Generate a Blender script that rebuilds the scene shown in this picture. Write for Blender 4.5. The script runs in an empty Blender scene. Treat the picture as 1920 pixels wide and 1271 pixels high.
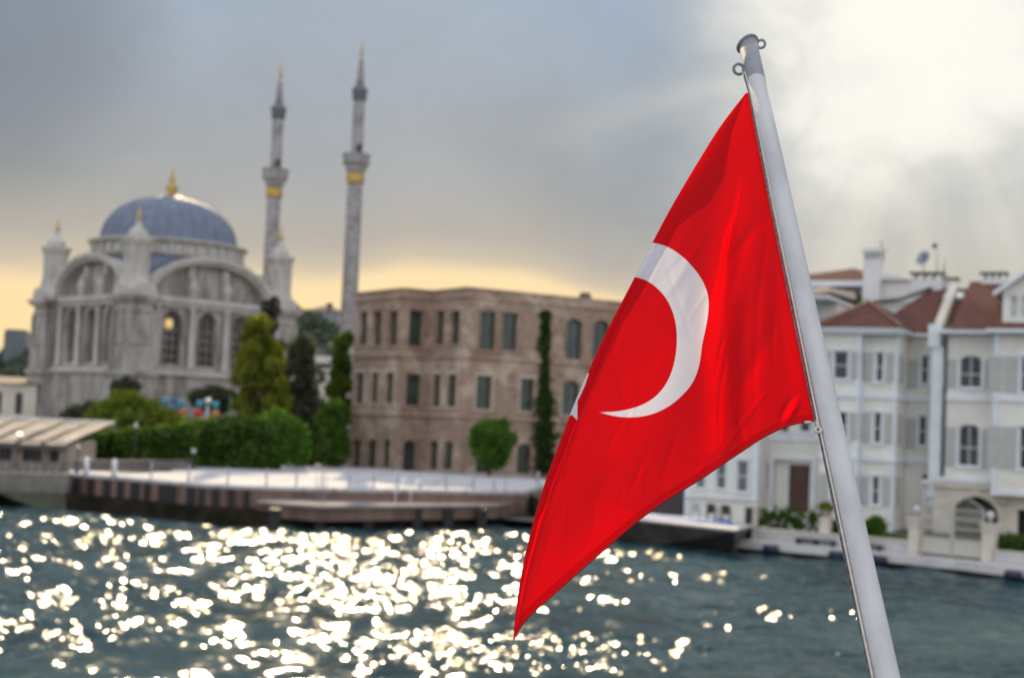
import bpy, math, random
import numpy as np
from mathutils import Vector, Quaternion, Matrix

SC = bpy.context.scene
COL = SC.collection
R = math.radians
rnd = random.Random(7)
nrs = np.random.RandomState(11)

# ------------------------------------------------------------------ camera
FPX, CX, CY = 2850.0, 960.0, 635.5          # focal length / centre of the 1920x1271 photograph
PITCH, ROLL = R(3.3), R(2.5)
CAM = Vector((0.0, 0.0, 6.25))
FWD = Vector((0, math.cos(PITCH), math.sin(PITCH)))
_u0 = Vector((0, -math.sin(PITCH), math.cos(PITCH))); _r0 = Vector((1, 0, 0))
RGT = _r0*math.cos(ROLL) + _u0*math.sin(ROLL)
UPV = _u0*math.cos(ROLL) - _r0*math.sin(ROLL)
cam = bpy.data.cameras.new('camera'); camo = bpy.data.objects.new('camera', cam); COL.objects.link(camo)
m = Matrix((RGT, UPV, -FWD)).transposed().to_4x4(); m.translation = CAM
camo.matrix_world = m
cam.sensor_width = 36.0; cam.lens = 36.0*FPX/1920.0
cam.clip_start = 0.05; cam.clip_end = 6000
cam.dof.use_dof = True; cam.dof.focus_distance = 2.45
cam.dof.aperture_fstop = cam.lens/9.6; cam.dof.aperture_blades = 0
SC.camera = camo

# ------------------------------------------------------------------ sun, sky, exposure
SUN_AZ, SUN_EL = R(-7.0), R(25.0)
SUND = Vector((math.sin(SUN_AZ)*math.cos(SUN_EL), math.cos(SUN_AZ)*math.cos(SUN_EL), math.sin(SUN_EL)))
sl = bpy.data.lights.new('sun', 'SUN'); sl.energy = 4.7; sl.angle = R(0.5); sl.color = (1.0, 0.78, 0.46)
so = bpy.data.objects.new('sun', sl); COL.objects.link(so)
so.rotation_euler = SUND.to_track_quat('Z', 'Y').to_euler(); so.location = (0, 0, 80)
SC.view_settings.view_transform = 'Standard'; SC.view_settings.look = 'None'
SC.view_settings.exposure = 0.0; SC.view_settings.gamma = 1.0
SC.view_settings.use_curve_mapping = False
SC.cycles.use_denoising = True
try: SC.cycles.denoiser = 'OPENIMAGEDENOISE'
except Exception: pass
SC.cycles.max_bounces = 6; SC.cycles.transparent_max_bounces = 6
SC.cycles.sample_clamp_indirect = 4.0; SC.cycles.caustics_reflective = False; SC.cycles.caustics_refractive = False
SC.cycles.use_adaptive_sampling = False

class NT:
    """short-hand for building node trees"""
    def __init__(s, tree): s.t = tree; s.n = tree.nodes; s.l = tree.links
    def new(s, typ, **kw):
        nd = s.n.new(typ)
        for k, v in kw.items():
            if k.startswith('i_'): pass
            else: setattr(nd, k, v)
        return nd
    def link(s, a, b): s.l.new(a, b)
    def val(s, sock, v):
        if hasattr(v, 'is_linked') or isinstance(v, bpy.types.NodeSocket): s.l.new(v, sock)
        else: sock.default_value = v
    def math(s, op, a, b=0.0, c=0.0, clamp=False):
        nd = s.n.new('ShaderNodeMath'); nd.operation = op; nd.use_clamp = clamp
        s.val(nd.inputs[0], a); s.val(nd.inputs[1], b); s.val(nd.inputs[2], c); return nd.outputs[0]
    def vmath(s, op, a, b=None):
        nd = s.n.new('ShaderNodeVectorMath'); nd.operation = op
        s.val(nd.inputs[0], a)
        if b is not None: s.val(nd.inputs[1], b)
        return nd
    def mix(s, f, a, b, blend='MIX'):
        nd = s.n.new('ShaderNodeMix'); nd.data_type = 'RGBA'; nd.blend_type = blend; nd.clamp_factor = True
        s.val(nd.inputs[0], f); s.val(nd.inputs[6], a); s.val(nd.inputs[7], b); return nd.outputs[2]
    def ramp(s, f, pts, interp='LINEAR'):
        nd = s.n.new('ShaderNodeValToRGB'); cr = nd.color_ramp; cr.interpolation = interp
        while len(cr.elements) > 1: cr.elements.remove(cr.elements[-1])
        for i, (p, c) in enumerate(pts):
            e = cr.elements[0] if i == 0 else cr.elements.new(p)
            e.position = p; e.color = c if len(c) == 4 else (*c, 1)
        s.val(nd.inputs[0], f); return nd.outputs[0]
    def smooth(s, v, a, b, lo=0.0, hi=1.0):
        nd = s.n.new('ShaderNodeMapRange'); nd.interpolation_type = 'SMOOTHSTEP'
        s.val(nd.inputs[0], v); nd.inputs[1].default_value = a; nd.inputs[2].default_value = b
        nd.inputs[3].default_value = lo; nd.inputs[4].default_value = hi; return nd.outputs[0]
    def noise(s, vec, scale, detail=4, rough=0.55, dist=0.0):
        nd = s.n.new('ShaderNodeTexNoise')
        if vec is not None: s.l.new(vec, nd.inputs['Vector'])
        nd.inputs['Scale'].default_value = scale; nd.inputs['Detail'].default_value = detail
        nd.inputs['Roughness'].default_value = rough; nd.inputs['Distortion'].default_value = dist
        return nd.outputs[0]

def srgb(r, g, b):
    f = lambda c: (c/255/12.92) if c/255 <= 0.04045 else ((c/255+0.055)/1.055)**2.4
    return (f(r), f(g), f(b))

def pix_dir(px, py):
    return (FWD + RGT*((px-CX)/FPX) - UPV*((py-CY)/FPX)).normalized()

def make_world():
    w = bpy.data.worlds.new('World'); SC.world = w; w.use_nodes = True
    t = NT(w.node_tree); t.n.clear()
    out = t.new('ShaderNodeOutputWorld'); bg = t.new('ShaderNodeBackground')
    tc = t.new('ShaderNodeTexCoord'); d = tc.outputs['Generated']
    sep = t.new('ShaderNodeSeparateXYZ'); t.link(d, sep.inputs[0])
    x, y, z = sep.outputs
    # broad noises that wobble the cloud layers
    st = t.vmath('MULTIPLY', d, (1.0, 1.0, 3.2)).outputs[0]
    n1 = t.noise(st, 3.0, 5, 0.5, 0.2)
    n2 = t.noise(t.vmath('MULTIPLY', d, (1.0, 1.0, 1.6)).outputs[0], 7.0, 6, 0.55, 0.3)
    ncs = t.math('SUBTRACT', n1, 0.5)
    zz = t.math('ADD', z, t.math('MULTIPLY', ncs, 0.045))
    win = t.math('MULTIPLY', t.smooth(x, -0.125, -0.06), t.smooth(x, 0.07, 0.0))
    zz = t.math('SUBTRACT', zz, t.math('MULTIPLY', win, 0.016))
    lay = t.ramp(zz, [(0.0, srgb(252, 212, 148)), (0.05, srgb(255, 226, 164)), (0.080, srgb(251, 223, 174)),
                      (0.093, srgb(202, 189, 168)), (0.110, srgb(174, 170, 164)), (0.145, srgb(155, 160, 165)), (0.20, srgb(147, 160, 175)),
                      (0.28, srgb(143, 165, 190)), (0.6, srgb(190, 200, 212)), (1.0, srgb(215, 222, 232))])
    # the yellow band fades into pale grey cloud to the right
    gr = t.ramp(zz, [(0.0, srgb(214, 206, 188)), (0.10, srgb(190, 186, 176)), (0.16, srgb(180, 184, 185)),
                     (0.25, srgb(174, 186, 197)), (0.6, srgb(200, 206, 214)), (1.0, srgb(215, 222, 232))])
    col = t.mix(t.smooth(x, 0.09, 0.25), lay, gr)
    # soft cloud relief
    rel = t.math('MULTIPLY', t.math('SUBTRACT', n2, 0.5), t.smooth(z, 0.08, 0.16, 0.0, 0.46))
    col = t.mix(1.0, col, t.math('ADD', 1.0, rel), 'MULTIPLY')
    # dark cloud corner, upper left
    g2 = pix_dir(-60, 20)
    dk = t.vmath('DOT_PRODUCT', d, tuple(g2)).outputs[1]
    col = t.mix(t.smooth(dk, math.cos(R(8)), math.cos(R(0.5)), 0.0, 0.55), col, (*srgb(78, 92, 112), 1))
    # bright break in the cloud, upper right, with ragged edge and shafts running down from it
    g = pix_dir(1745, 40)
    gd = t.vmath('DOT_PRODUCT', d, tuple(g)).outputs[1]
    nb = t.noise(t.vmath('MULTIPLY', d, (1.0, 1.0, 1.25)).outputs[0], 13.0, 6, 0.52, 0.35)
    gdn = t.math('ADD', gd, t.math('MULTIPLY', t.math('SUBTRACT', nb, 0.5), 0.013))
    glow = t.smooth(gdn, math.cos(R(8.4)), math.cos(R(0.8)))
    halo = t.smooth(gdn, math.cos(R(11.5)), math.cos(R(3.0)))
    col = t.mix(t.math('MULTIPLY', halo, 0.6), col, (*srgb(214, 214, 207), 1))
    gcol = t.mix(t.smooth(nb, 0.32, 0.66), (0.74, 0.735, 0.69, 1), (1.0, 0.975, 0.90, 1))
    gcol = t.mix(t.smooth(gd, math.cos(R(5.5)), math.cos(R(1.5))), gcol, (1.03, 1.0, 0.92, 1))
    col = t.mix(t.math('MULTIPLY', glow, 0.95), col, gcol)
    # shafts of light: stripes that radiate from the break
    ex = Vector((g.y, -g.x, 0)).normalized(); ez = ex.cross(Vector(g))
    ux = t.vmath('DOT_PRODUCT', d, tuple(ex)).outputs[1]; uz = t.vmath('DOT_PRODUCT', d, tuple(ez)).outputs[1]
    ang = t.math('ARCTAN2', ux, uz)
    cmb = t.new('ShaderNodeCombineXYZ'); t.link(ang, cmb.inputs[0])
    sh = t.noise(cmb.outputs[0], 2.6, 2, 0.5)
    shm = t.math('MULTIPLY', t.math('MULTIPLY', t.smooth(gd, math.cos(R(16)), math.cos(R(7)), 0, 1), t.smooth(gd, math.cos(R(3.0)), math.cos(R(5.5)), 0, 1)), t.math('MULTIPLY', t.smooth(uz, 0.0, -0.08, 0, 1), t.smooth(sh, 0.44, 0.62, 0, 0.32)))
    col = t.mix(shm, col, (*srgb(245, 240, 222), 1))
    # unseen sky behind the camera and overhead, brightened to light the facades
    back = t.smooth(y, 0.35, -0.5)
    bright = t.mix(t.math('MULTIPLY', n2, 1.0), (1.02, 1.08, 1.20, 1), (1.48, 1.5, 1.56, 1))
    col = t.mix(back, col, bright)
    col = t.mix(t.smooth(z, 0.34, 0.62), col, (0.98, 1.03, 1.13, 1))
    # a clear Nishita sky shines faintly through everything
    sky = t.new('ShaderNodeTexSky', sky_type='NISHITA', sun_disc=False, sun_elevation=SUN_EL, sun_rotation=SUN_AZ)
    sky.air_density = 1.2; sky.dust_density = 2.0
    skm = t.vmath('SCALE', sky.outputs[0]); skm.inputs['Scale'].default_value = 0.06
    col = t.mix(0.06, col, skm.outputs[0])
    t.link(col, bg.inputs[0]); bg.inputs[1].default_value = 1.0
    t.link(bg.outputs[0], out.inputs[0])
make_world()

# ------------------------------------------------------------------ projection helpers
CAMN = np.array(CAM)
def ray(px, py):
    return FWD + RGT*((px-CX)/FPX) - UPV*((py-CY)/FPX)
def at(px, py, Y):
    d = ray(px, py); return CAM + d*(Y/d.y)
def onz(px, py, z):
    d = ray(px, py); return CAM + d*((z-CAM.z)/d.z)
def near(px, py, d):
    return CAM + ray(px, py)*d
def proj(p):
    q = Vector(p)-CAM; d = q.dot(FWD)
    return CX+FPX*q.dot(RGT)/d, CY-FPX*q.dot(UPV)/d

# ------------------------------------------------------------------ mesh helpers
class MB:
    def __init__(s): s.v = []; s.f = []; s.sm = []
    def add(s, vs, fs, smooth=False):
        o = len(s.v); s.v.extend(tuple(p) for p in vs)
        for f in fs: s.f.append(tuple(i+o for i in f)); s.sm.append(smooth)
        return s
    def hexa(s, c):   # 8 corners: bottom 4 ccw, top 4 ccw
        return s.add(c, [(3,2,1,0),(4,5,6,7),(0,1,5,4),(1,2,6,5),(2,3,7,6),(3,0,4,7)])
    def box(s, x0, x1, y0, y1, z0, z1):
        return s.hexa([(x0,y0,z0),(x1,y0,z0),(x1,y1,z0),(x0,y1,z0),(x0,y0,z1),(x1,y0,z1),(x1,y1,z1),(x0,y1,z1)])
    def fbox(s, fr, s0, s1, d0, d1, z0, z1):
        return s.hexa([fr.p(s0,d0,z0),fr.p(s1,d0,z0),fr.p(s1,d1,z0),fr.p(s0,d1,z0),
                       fr.p(s0,d0,z1),fr.p(s1,d0,z1),fr.p(s1,d1,z1),fr.p(s0,d1,z1)])
    def prism(s, poly, ext):     # poly: 3D points of a planar polygon; ext: Vector
        n = len(poly); e = Vector(ext)
        a = [Vector(p) for p in poly]; b = [p+e for p in a]
        fs = [tuple(range(n-1,-1,-1)), tuple(range(n,2*n))]
        for i in range(n):
            j = (i+1) % n; fs.append((i, j, n+j, n+i))
        return s.add(a+b, fs)
    def lathe(s, c, prof, n=16, smooth=True, rot=0.0, cap=True):   # prof: (r, z) list upward
        c = Vector(c); vs = []; fs = []
        for r, z in prof:
            for k in range(n):
                a = rot+2*math.pi*k/n; vs.append((c.x+r*math.cos(a), c.y+r*math.sin(a), c.z+z))
        for i in range(len(prof)-1):
            for k in range(n):
                k2 = (k+1) % n; fs.append((i*n+k, i*n+k2, (i+1)*n+k2, (i+1)*n+k))
        if cap:
            fs.append(tuple(range(n-1,-1,-1))); fs.append(tuple((len(prof)-1)*n+k for k in range(n)))
        return s.add(vs, fs, smooth)
    def tube(s, pts, r, n=8, smooth=True):
        pts = [Vector(p) for p in pts]; rs = r if isinstance(r, (list, tuple)) else [r]*len(pts)
        vs = []; fs = []; up = None
        for i, p in enumerate(pts):
            t = (pts[min(i+1,len(pts)-1)]-pts[max(i-1,0)]).normalized()
            if up is None: up = t.orthogonal().normalized()
            up = (up - t*up.dot(t)).normalized(); b = t.cross(up)
            for k in range(n):
                a = 2*math.pi*k/n; vs.append(p + (up*math.cos(a)+b*math.sin(a))*rs[i])
        for i in range(len(pts)-1):
            for k in range(n):
                k2 = (k+1) % n; fs.append((i*n+k, i*n+k2, (i+1)*n+k2, (i+1)*n+k))
        fs.append(tuple(range(n-1,-1,-1))); fs.append(tuple((len(pts)-1)*n+k for k in range(n)))
        return s.add(vs, fs, smooth)
    def torus(s, c, ax, R_, r, n=20, k=10, a0=0, a1=2*math.pi):
        ax = Vector(ax).normalized(); e1 = ax.orthogonal().normalized(); e2 = ax.cross(e1)
        pts = [Vector(c)+(e1*math.cos(a0+(a1-a0)*i/n)+e2*math.sin(a0+(a1-a0)*i/n))*R_ for i in range(n+1)]
        return s.tube(pts, r, k)
    def sphere(s, c, r, n=12, sc=(1,1,1)):
        prof = [(max(r*math.sin(math.pi*i/(n)),1e-4), -r*math.cos(math.pi*i/(n))) for i in range(n+1)]
        vs = []; fs = []; c = Vector(c); k = n*2
        for rr, z in prof:
            for i in range(k):
                a = 2*math.pi*i/k; vs.append((c.x+rr*math.cos(a)*sc[0], c.y+rr*math.sin(a)*sc[1], c.z+z*sc[2]))
        for i in range(n):
            for j in range(k):
                j2 = (j+1) % k; fs.append((i*k+j, i*k+j2, (i+1)*k+j2, (i+1)*k+j))
        return s.add(vs, fs, True)
    def build(s, name, mat, parent=None):
        me = bpy.data.meshes.new(name)
        off = wloc(parent) if parent else Vector((0,0,0))
        me.from_pydata([(v[0]-off.x, v[1]-off.y, v[2]-off.z) for v in s.v], [], s.f)
        me.polygons.foreach_set('use_smooth', s.sm)
        me.materials.append(mat); me.update()
        o = bpy.data.objects.new(name, me); COL.objects.link(o)
        if parent: o.parent = parent
        return o

def wloc(o):
    p = Vector((0,0,0))
    while o is not None: p += o.location; o = o.parent
    return p

class Fr:
    """a wall frame: s runs left to right as seen from outside, d into the building, z up"""
    def __init__(s, o, u, w=None):
        s.o = Vector((o[0], o[1], 0)); s.u = Vector((u[0], u[1], 0)).normalized()
        s.w = Vector((w[0], w[1], 0)).normalized() if w else Vector((-s.u.y, s.u.x, 0))
    def p(s, a, d, z): return s.o + s.u*a + s.w*d + Vector((0,0,z))
    def sz(s, px, py, d=0.0):
        r = ray(px, py); t = (s.o + s.w*d - CAM).dot(s.w)/r.dot(s.w); q = CAM + r*t
        return (q-s.o).dot(s.u), q.z
    def rect(s, x0, y0, x1, y1, d=0.0):
        ym = (y0+y1)/2; xm = (x0+x1)/2
        a = s.sz(x0, ym, d)[0]; b = s.sz(x1, ym, d)[0]
        return a, b, s.sz(xm, y1, d)[1], s.sz(xm, y0, d)[1]
    def shift(s, a, d): return Fr(s.p(a, d, 0), s.u, s.w)

def wall(mb, fr, s0, s1, z0, z1, th, ops):
    """wall slab with openings (a0,a1,b0,b1,arch) : arch is the rise of an arched head"""
    xs = sorted({s0, s1, *[o[0] for o in ops], *[o[1] for o in ops]}); xs = [x for x in xs if s0-1e-6 <= x <= s1+1e-6]
    zs = sorted({z0, z1, *[o[2] for o in ops], *[o[3] for o in ops]}); zs = [z for z in zs if z0-1e-6 <= z <= z1+1e-6]
    for i in range(len(xs)-1):
        for j in range(len(zs)-1):
            cx, cz = (xs[i]+xs[i+1])/2, (zs[j]+zs[j+1])/2
            if any(o[0] < cx < o[1] and o[2] < cz < o[3] for o in ops): continue
            for d, fl in ((0, 0), (th, 1)):
                q = [fr.p(xs[i],d,zs[j]), fr.p(xs[i+1],d,zs[j]), fr.p(xs[i+1],d,zs[j+1]), fr.p(xs[i],d,zs[j+1])]
                mb.add(q, [(3,2,1,0) if fl else (0,1,2,3)])
    for a, b, c, d_, *r in ops:
        ar = r[0] if r else 0.0
        prof = [(a, d_-ar), (a, c), (b, c), (b, d_-ar)]
        if ar > 0:
            n = 10; cx, hw = (a+b)/2, (b-a)/2
            arc = [(cx+hw*math.cos(math.pi*k/n), d_-ar+ar*math.sin(math.pi*k/n)) for k in range(n+1)]
            prof = [(a, d_-ar), (a, c), (b, c)] + arc[:-1]
            for d in (0, th):
                for k in range(n):
                    corner = (b, d_) if k < n/2 else (a, d_)
                    tri = [fr.p(corner[0], d, corner[1]), fr.p(arc[k+1][0], d, arc[k+1][1]), fr.p(arc[k][0], d, arc[k][1])]
                    mb.add(tri, [(0,1,2) if d == 0 else (2,1,0)])
                mb.add([fr.p(a,d,d_), fr.p(cx,d,d_), fr.p(b,d,d_)], [])
        n = len(prof)
        for k in range(n):
            p0, p1 = prof[k], prof[(k+1) % n]
            mb.add([fr.p(p0[0],0,p0[1]), fr.p(p1[0],0,p1[1]), fr.p(p1[0],th,p1[1]), fr.p(p0[0],th,p0[1])], [(0,1,2,3)])
    for a, b in (((s0,z0),(s1,z0)), ((s1,z0),(s1,z1)), ((s1,z1),(s0,z1)), ((s0,z1),(s0,z0))):
        mb.add([fr.p(a[0],0,a[1]), fr.p(b[0],0,b[1]), fr.p(b[0],th,b[1]), fr.p(a[0],th,a[1])], [(0,1,2,3)])
    return mb

# ------------------------------------------------------------------ tags
def tag(o, label=None, cat=None, group=None, kind=None):
    if label: o['label'] = label
    if cat: o['category'] = cat
    if group: o['group'] = group
    if kind: o['kind'] = kind
    return o
def thing(name, loc, label, cat, group=None):
    o = bpy.data.objects.new(name, None); COL.objects.link(o); o.location = Vector(loc)
    o.empty_display_size = 0.3
    return tag(o, label, cat, group)
def copy_tree(o, parent=None):
    c = o.copy(); COL.objects.link(c)
    if parent: c.parent = parent
    for ch in o.children: copy_tree(ch, c)
    return c

# ------------------------------------------------------------------ materials
def mat(name, base, rough=0.7, vary=0.15, scale=1.0, col2=None, bump=0.0, bscale=None, stretch=(1,1,1), metal=0.0, spec=0.5, fine=None):
    m = bpy.data.materials.new(name); m.use_nodes = True
    t = NT(m.node_tree); b = t.n['Principled BSDF']
    tc = t.new('ShaderNodeTexCoord'); v = tc.outputs['Object']
    if stretch != (1,1,1): v = t.vmath('MULTIPLY', v, stretch).outputs[0]
    n = t.noise(v, scale, 5, 0.6, 0.2)
    c2 = col2 if col2 else tuple(c*(1-vary*2) for c in base)
    f = t.smooth(n, 0.34, 0.68)
    col = t.mix(f, (*base, 1), (*c2, 1))
    if fine:
        nf = t.noise(v, fine, 3, 0.6)
        col = t.mix(1.0, col, t.math('ADD', t.math('MULTIPLY', nf, 0.5), 0.75), 'MULTIPLY')
    t.link(col, b.inputs['Base Color'])
    b.inputs['Roughness'].default_value = rough; b.inputs['Metallic'].default_value = metal
    b.inputs['Specular IOR Level'].default_value = spec
    if bump:
        bp = t.new('ShaderNodeBump'); bp.inputs['Strength'].default_value = bump; bp.inputs['Distance'].default_value = 0.05
        t.link(t.noise(v, bscale or scale*6, 4), bp.inputs['Height']); t.link(bp.outputs[0], b.inputs['Normal'])
    return m
# ------------------------------------------------------------------ water
WSLOPE = 0.0285
def make_water():
    def axis(lo, hi, step, far_lo, far_hi, grow=1.25):
        a = list(np.arange(lo, hi+1e-6, step)); s = step; x = lo
        left = []
        while x > far_lo: s *= grow; x -= s; left.append(x)
        s = step; x = hi; right = []
        while x < far_hi: s *= grow; x += s; right.append(x)
        return np.array(left[::-1]+a+right)
    # a fan-shaped sheet: fine where the camera looks, coarser outwards (columns are directions, rows are distances)
    sc = axis(-0.39, 0.39, 0.00092, -9, 9, 1.35); ys = axis(34.5, 102, 0.052, 6, 140, 1.3)
    SX, Y = np.meshgrid(sc, ys); X = SX*Y; Z = np.zeros_like(X); rs = np.random.RandomState(3)
    fade = np.clip((0.46-np.abs(SX))/0.05, 0, 1)*np.clip((Y-24)/9, 0, 1)*np.clip((120-Y)/14, 0, 1)
    patch = np.zeros_like(X)                      # gusts: rougher and smoother patches
    for i in range(9):
        lam = rs.uniform(4, 16); a = rs.uniform(0, 6.28); patch += np.sin((X*math.cos(a)*.7+Y*math.sin(a))*6.283/lam+rs.rand()*6.28)
    patch = np.clip(0.85+0.24*patch, 0.30, 1.8)
    for i in range(108):
        lam = 0.135*(4.2/0.135)**rs.rand(); k = 2*math.pi/lam
        a = R(-150)+rs.randn()*0.9
        p = (X*math.cos(a)+Y*math.sin(a))*k+rs.rand()*6.283
        amp = WSLOPE*lam/(2*math.pi)
        w = (np.sin(p) + (0.2*np.cos(2*p) if lam > .5 else 0))*(1.25 if lam > 1.5 else 1.0)
        Z += amp*w*(patch if lam < 1.6 else 1.0)
    Z *= fade
    nx, ny = len(sc), len(ys)
    V = np.stack([X, Y, Z], -1).reshape(-1, 3)
    idx = np.arange(nx*ny).reshape(ny, nx)
    F = np.stack([idx[:-1,:-1], idx[:-1,1:], idx[1:,1:], idx[1:,:-1]], -1).reshape(-1, 4)
    n0 = len(V)                                   # still water under and around it, out to the sides and behind
    V = np.concatenate([V, [(-900,-500,-.3),(900,-500,-.3),(900,128,-.3),(-900,128,-.3)]])
    F = np.concatenate([F, [[n0,n0+1,n0+2,n0+3]]])
    me = bpy.data.meshes.new('water')
    me.vertices.add(len(V)); me.vertices.foreach_set('co', V.ravel())
    me.loops.add(F.size); me.loops.foreach_set('vertex_index', F.ravel())
    me.polygons.add(len(F)); me.polygons.foreach_set('loop_start', np.arange(0, F.size, 4)); me.polygons.foreach_set('loop_total', np.full(len(F), 4))
    me.polygons.foreach_set('use_smooth', np.ones(len(F), bool))
    me.update(calc_edges=True)
    m = bpy.data.materials.new('sea_water'); m.use_nodes = True
    t = NT(m.node_tree); b = t.n['Principled BSDF']
    b.inputs['IOR'].default_value = 1.333
    b.inputs['Roughness'].default_value = 0.115; b.inputs['Specular IOR Level'].default_value = 0.06
    geo = t.new('ShaderNodeNewGeometry'); pos = geo.outputs['Position']
    big = t.noise(t.vmath('MULTIPLY', pos, (0.05, 0.11, 0.0)).outputs[0], 1.0, 3)
    t.link(t.mix(t.smooth(big, 0.35, 0.65), (0.014, 0.038, 0.045, 1), (0.040, 0.078, 0.085, 1)), b.inputs['Base Color'])  # base tones lifted to stand in for lost sky reflection
    b1 = t.new('ShaderNodeBump'); b1.inputs['Distance'].default_value = 1.0
    n1 = t.noise(t.vmath('MULTIPLY', pos, (1.0, 1.4, 1.0)).outputs[0], 4.6, 2, 0.5, 0.2)
    # gusts: patches of rougher and smoother water
    gust = t.noise(t.vmath('MULTIPLY', pos, (0.10, 0.28, 0.0)).outputs[0], 1.0, 3, 0.6, 0.5)
    t.link(t.math('MULTIPLY', n1, t.smooth(gust, 0.36, 0.60, 0.008, 0.022)), b1.inputs['Height'])
    b1.inputs['Strength'].default_value = 1.0
    pass
    me.materials.append(m)
    o = bpy.data.objects.new('water', me); COL.objects.link(o); tag(o, kind='structure')
make_water()

# ------------------------------------------------------------------ flag pole, halyard and flag
def invd(y): return 0.338 + (y-110)*1.395e-4
M_POLE = mat('painted_pole', (0.58, 0.565, 0.565), 0.7, 0.04, 14.0, col2=(0.47, 0.46, 0.465), bump=0.05, bscale=60, spec=0.0, stretch=(1, .35, .35))
M_POLECAP = mat('bare_metal', (0.33, 0.345, 0.37), 0.6, 0.1, 30, spec=0.05, fine=60)
M_WIRE = mat('wire_rope', (0.20, 0.19, 0.19), 0.45, 0.3, 90, metal=0.5, bump=0.4, bscale=400)
M_CORD = mat('pale_cord', (0.62, 0.55, 0.50), 0.6, 0.1, 60)

def axis_px(y):       # centre line of the pole in the photograph
    return 1408.0 + (y-110)*(1661.5-1408.0)/(1271-110)
def left_px(y): return 1390.0 + (y-110)*(1634.0-1390.0)/(1271-110)
def half_w(y): return (18.0 + (y-110)*(26.5-18.0)/(1271-110))

def make_pole():
    ys = [98, 150, 300, 500, 700, 900, 1100, 1271, 1500]
    pts = [near(axis_px(y), y, 1/invd(y)) for y in ys]
    rad = 18.0*0.975/FPX/invd(110)
    base = pts[-1]
    th = thing('flagpole', base, 'pale grey painted metal flagpole leaning over the water with welded eyelets', 'flagpole')
    axis = (pts[0]-pts[-1]).normalized()
    mb = MB(); mb.tube(pts[1:], rad, 40); mb.build('pole', M_POLE, th)
    side = axis.cross(FWD).normalized()      # points to the right of the pole as seen here
    if side.dot(RGT) < 0: side = -side
    nrm = side.cross(axis).normalized()
    # bare sleeve whose top is cut on the slant, closed by a slightly larger plate
    top = near(axis_px(84), 84, 1/invd(84)); sl_ = math.tan(R(27)); n = 40
    def ring(p, r, cut): return [p+side*(r*math.cos(2*math.pi*k/n))+nrm*(r*math.sin(2*math.pi*k/n))+axis*(cut*r*math.cos(2*math.pi*k/n)) for k in range(n)]
    def stack(rings, name):
        mb = MB(); vs = [q for r_ in rings for q in r_]; fs = []
        for i in range(len(rings)-1):
            for k in range(n): k2 = (k+1) % n; fs.append((i*n+k, i*n+k2, (i+1)*n+k2, (i+1)*n+k))
        fs.append(tuple(range(n-1,-1,-1))); fs.append(tuple((len(rings)-1)*n+k for k in range(n)))
        mb.add(vs, fs, False); return mb.build(name, M_POLECAP, th)
    o_ = stack([ring(pts[1]-axis*.004, rad*1.0, 0), ring(pts[1]-axis*.003, rad*1.025, 0), ring(top-axis*.001, rad*1.025, sl_)], 'sleeve'); o_.data.polygons.foreach_set('use_smooth', [len(p.vertices) == 4 for p in o_.data.polygons])
    up = Vector(axis+(-side)*sl_).normalized()
    stack([ring(top-up*.0008, rad*1.14, sl_), ring(top+up*.0004, rad*1.22, sl_), ring(top+up*.0034, rad*1.22, sl_), ring(top+up*.0046, rad*1.14, sl_)], 'cap')
    c = near(1427, 83, 1/invd(84)); mb = MB(); mb.torus(c, FWD+side*.25, 0.0078, 0.0028, 28, 10); mb.build('eyelet', M_POLECAP, th)
    c = near(1385, 130, 1/invd(131)); mb = MB(); mb.torus(c, FWD-side*.2, 0.0100, 0.0031, 28, 10); mb.build('eyelet', M_POLECAP, th)
    # halyard
    hb = thing('halyard', near(left_px(1271), 1271, 1/invd(1271)), 'thin dark wire halyard running down the left side of the flagpole', 'rope')
    yy = [136, 150, 175, 260, 400, 560, 700, 790, 810, 900, 1000, 1100, 1200, 1271, 1420]
    offs = [-2, -1, 1.0, -1, -3.0, -4.0, -4, -4, -2, -2.2, -2, -2.5, -1.5, -2, -2]
    pa = [near(left_px(y)+o, y, 1/invd(y)-0.006) for y, o in zip(yy, offs)]
    mb = MB(); mb.tube(pa, 0.0017, 10); mb.build('wire', M_WIRE, hb)
    offs2 = [1, 2, 3.5, 3, 2.4, 1.8, 1.2, 0.6, 1.4, 2.0, 2.2, 2.2, 2.2, 2.2, 2.2]
    pb = [near(left_px(y)+o, y, 1/invd(y)-0.010) for y, o in zip(yy, offs2)]
    mb = MB(); mb.tube(pb, 0.0016, 10); mb.build('cord', M_CORD, hb)
    c = near(left_px(806)-2, 806, 1/invd(806)-0.012)
    mb = MB(); mb.torus(c, nrm, 0.0046, 0.0018, 18, 8); mb.tube([c+axis*0.004, c+axis*0.018], 0.0022, 8); mb.build('shackle', M_CORD, hb)
    c = near(1521, 792, 1/invd(792)-0.012)
    mb = MB(); mb.tube([c, c-side*0.010], 0.0024, 8); mb.build('toggle', M_CORD, hb)
make_pole()

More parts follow.
